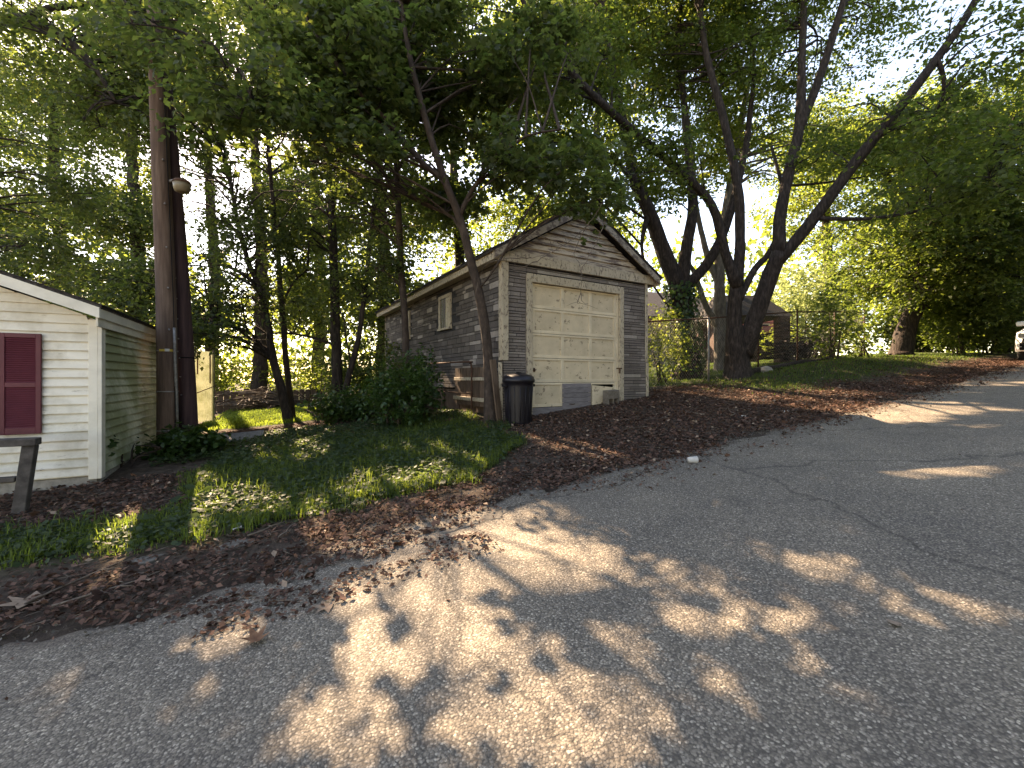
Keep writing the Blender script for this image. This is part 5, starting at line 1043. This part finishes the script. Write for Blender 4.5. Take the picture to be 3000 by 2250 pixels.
# sticks
SK = [((-1.05, 3.95), .55, 20, 'bare grey stick lying at the left edge of the road'), ((-1.25, 4.25), .7, 48, 'long thin stick across the leaf litter by the left edge'), ((.05, 4.35), .30, 65, 'short dark twig upright-looking on the litter before the lawn'),
      ((.18, 4.68), .22, -10, 'short thick brown stick at the lawn edge'), ((-.1, 4.5), .35, 30, 'crooked forked twig beside the lawn edge'), ((7.6, 5.2), 1.0, 40, 'long curved pale stick on the leafy drive'), ((6.9, 5.6), .6, 100, 'thin stick on the dark litter before the garage'),
      ((2.6, 6.9), 1.1, 10, 'thin branch lying beneath the slender tree'), ((5.3, 5.3), .5, -20, 'small pale twig on the drive litter')]
for (px, py), ln, an, lab in SK:
    d = np.array([math.cos(R(an)), math.sin(R(an))]); pts = [np.array([px + d[0] * ln * (k / 5 - .5), py + d[1] * ln * (k / 5 - .5), 0]) + [r9.uniform(-.04, .04) * ln, r9.uniform(-.04, .04) * ln, 0] for k in range(6)]
    for q in pts: q[2] = h(q[0], q[1]) + .03
    rr_ = .016 if 'thick' in lab else .009
    m_ = MB().tube(pts, np.linspace(rr_, rr_ * .4, 6), 6, wob=.3)
    if ln > .34: m_.tube([pts[3], pts[3] + [d[1] * .12 * ln, -d[0] * .12 * ln, .02], pts[3] + [d[1] * .22 * ln + d[0] * .1 * ln, -d[0] * .22 * ln + d[1] * .1 * ln, .02]], [rr_ * .6, rr_ * .4, rr_ * .2], 5)
    o = m_.build('stick', M['twig']); tag(o, lab, 'stick', 'fallen sticks')
# single large leaves and litter
def big_leaf(loc, s, rz, mat, label, curl=.15, name='dry_leaf'):
    tv, tt = TEMPL['maple']; v = tv.copy() - [0, .4, 0]; v[:, 2] += curl * (v[:, 0] ** 2 + v[:, 1] ** 2); v *= s
    o = link(name, mesh_np(name, v, tt, np.full(len(v), .9), True), mat); o.location = (loc[0], loc[1], h(*loc) + .02); o.rotation_euler = (R(8), R(-5), rz); tag(o, label, 'leaf'); return o
M['leaf_rust'] = simple('rust_dry_leaf', [(.3, (.12, .055, .03)), (.7, (.22, .11, .06))], 30, .8, bmp=.2)
big_leaf((.24, 2.89), .12, 1.2, M['leaf_tan'], 'large pale dry leaf on the asphalt near the litter edge'); big_leaf((-.12, 2.77), .13, .4, M['leaf_rust'], 'large rust-brown curled leaf on bare asphalt', .9)
big_leaf((2.75, .98), .07, 2.1, M['leaf_tan'], 'single pale leaf on the shaded right side of road', .5)
big_leaf((-1.5, 4.05), .22, 2.1, M['leaf_tan'], 'large pale torn leaf in the litter at left edge', .4)
cupo = empty('paper_cup', (4.44, 3.54, h(4.44, 3.54) + .045)); cupo.rotation_euler = (R(90), R(10), R(65)); tag(cupo, 'crushed white cup lying at the edge of the leafy drive', 'cup')
MB().lathe([(.032, -.06), (.043, .05), (.046, .055), (.040, .05), (.030, -.055)], n=16).build('body', M['white_plastic'], cupo); MB().lathe([(.0, -.058), (.031, -.061), (.0, -.062)], n=16).build('base', M['white_plastic'], cupo)
for (px, py, lab) in ((-.35, 4.62, 'small white scrap of paper at the lawn edge'), (7.3, 4.75, 'white scrap at the edge of the bank grass'), (8.2, 4.5, 'flat white scrap on sunlit litter')):
    n = 9; vs = [(0, 0, .02)] + [(.04 * math.cos(a_ * .7) * r9.uniform(.6, 1.2), .04 * math.sin(a_ * .7) * r9.uniform(.6, 1.2), r9.uniform(.0, .03)) for a_ in range(n)]
    o = MB().add(vs, [(0, k, k % n + 1) for k in range(1, n + 1)]).build('paper_scrap', M['white_plastic']); o.location = (px, py, h(px, py) + .025); tag(o, lab, 'scrap')
# brush pile, junk behind the house
def brush(name, label, c, rx, n, ln, hgt, mat, seed):
    r_ = np.random.default_rng(seed); z0 = h(c[0], c[1]); mb = MB()
    for k in range(n):
        an = r_.normal(0, .5) + (0 if r_.random() < .7 else 1.4); d = np.array([math.cos(an), math.sin(an), r_.normal(0, .12)]); l = ln * r_.uniform(.5, 1.2)
        q = np.array([r_.normal(0, rx * .45), r_.normal(0, .35), abs(r_.normal(0, hgt * .4)) + .05]); mb.tube([q - d * l / 2, q + [0, 0, .05], q + d * l / 2], [r_.uniform(.012, .03), .015, .006], 5, caps=False)
    o = mb.build(name, mat); o.location = (c[0], c[1], z0); tag(o, label, 'brush pile', kind='stuff'); return o
c = P(770, 1190, 16.8); brush('brush_pile', 'heap of pale dry branches at the far end of the back lawn', c, 1.2, 150, 1.6, .8, M['twig'], 5)
c = P(2330, 1080, 18); brush('brush_pile', 'dark heap of dead branches beyond the fence', c, 1.8, 220, 2.0, 1.5, M['bark'], 6)
c = P(700, 1300, 7.6); o = empty('scrap_sheet', (c[0], c[1], h(c[0], c[1]) + .04)); tag(o, 'bent dark metal sheet lying on the ground beyond the lawn', 'scrap metal'); o.rotation_euler = (0, R(-4), R(12))
MB().add([(-.45, -.12, .02), (.35, -.12, .0), (.42, .10, .10), (-.40, .12, .12), (-.45, -.12, .0), (.35, -.12, -.02), (.42, .10, .08), (-.40, .12, .10)], [(0, 1, 2, 3), (7, 6, 5, 4), (0, 4, 5, 1), (1, 5, 6, 2), (2, 6, 7, 3), (3, 7, 4, 0)]).build('sheet', M['galv'], o)
beam((-.55, .14, .13), (.5, .12, .1), .05, .03, 'rim', M['rust'], o)
c = P(625, 1298, 7.5); pts = [c + np.array(v_) for v_ in ((-.25, -.1, 0), (-.1, .05, .1), (.1, .1, .12), (.25, .08, .06))]
for q in pts: q[2] = h(q[0], q[1]) + .07
pts[1][2] += .04; pts[2][2] += .05
o = MB().tube(smooth_line(pts, [.03] * 4, .06)[0], .026, 8).build('drain_pipe', M['galv']); tag(o, 'pale curved drain pipe beside the metal sheet', 'pipe')
# low weathered board fence at the end of the back lawn
bf = empty('low_board_fence', (0, 20, h(0, 20))); tag(bf, 'low brown board fence behind the brush pile', 'fence')
for k in range(44):
    x = -7 + k * .22; bx('board', M['brown_wood'], bf, x, x + .20, -.015 + r9.uniform(-.01, .01), .015, -.15, .72 + r9.uniform(-.06, .06))
for z_ in (.2, .55): bx('rail', M['brown_wood'], bf, -7.05, 2.75, .0255, .075, z_, z_ + .08)
# overhead wires far behind the fence
for i, zc in enumerate((.0, .8, 1.9)):
    a_, b_ = P(1850, 860 - i * 34, 40), P(2620, 800 - i * 30, 46); k = np.linspace(0, 1, 24)[:, None]; pts = a_ * (1 - k) + b_ * k; pts[:, 2] -= (1.2 * 4 * k * (1 - k))[:, 0]
    o = MB().tube(pts, .014, 4).build('power_line', M['black']); tag(o, ['lowest', 'middle', 'highest'][i] + ' of three thin power lines in the sky gap', 'wire', 'overhead wires')
# bare dead twigs hanging before the gable
dt = empty('hanging_branch', tuple(P(1700, 700, 7.2))); tag(dt, 'bare dead branch hanging before the garage gable', 'branch'); do_ = np.array(dt.location)
mb = MB(); r5 = np.random.default_rng(5)
for a_ in ([(1790, 560, 7.5), (1720, 660, 7.2), (1650, 720, 7.1), (1560, 755, 7.0), (1490, 735, 7.0)], [(1790, 570, 7.5), (1760, 680, 7.2), (1715, 770, 7.0), (1705, 800, 7.0), (1704, 880, 7.0), (1725, 890, 7.0)], [(1720, 660, 7.2), (1680, 740, 7.1), (1705, 775, 7.0)], [(1650, 720, 7.1), (1580, 690, 7.1), (1480, 690, 7.0)], [(1704, 860, 7.0), (1690, 885, 7.0), (1700, 888, 7.0)], [(1640, 725, 7.1), (1540, 780, 7), (1500, 790, 7)], [(1560, 755, 7.0), (1470, 760, 7), (1420, 780, 7.1), (1400, 830, 7.3)]):
    p_, r_ = smooth_line([P(*q) - do_ for q in a_], np.linspace(.008, .003, len(a_)), .08); mb.tube(p_ + r5.normal(0, .008, p_.shape), r_, 5, caps=False)
    for k in range(4):
        q = p_[r5.integers(len(p_))]; d = nrm(r5.normal(size=3) * [1, .5, .6] - [0, 0, .3]) * r5.uniform(.1, .3); mb.tube([q, q + d * .5 + [0, 0, .01], q + d], [.004, .003, .0015], 3, caps=False)
mb.build('twigs', M['twig'], dt)
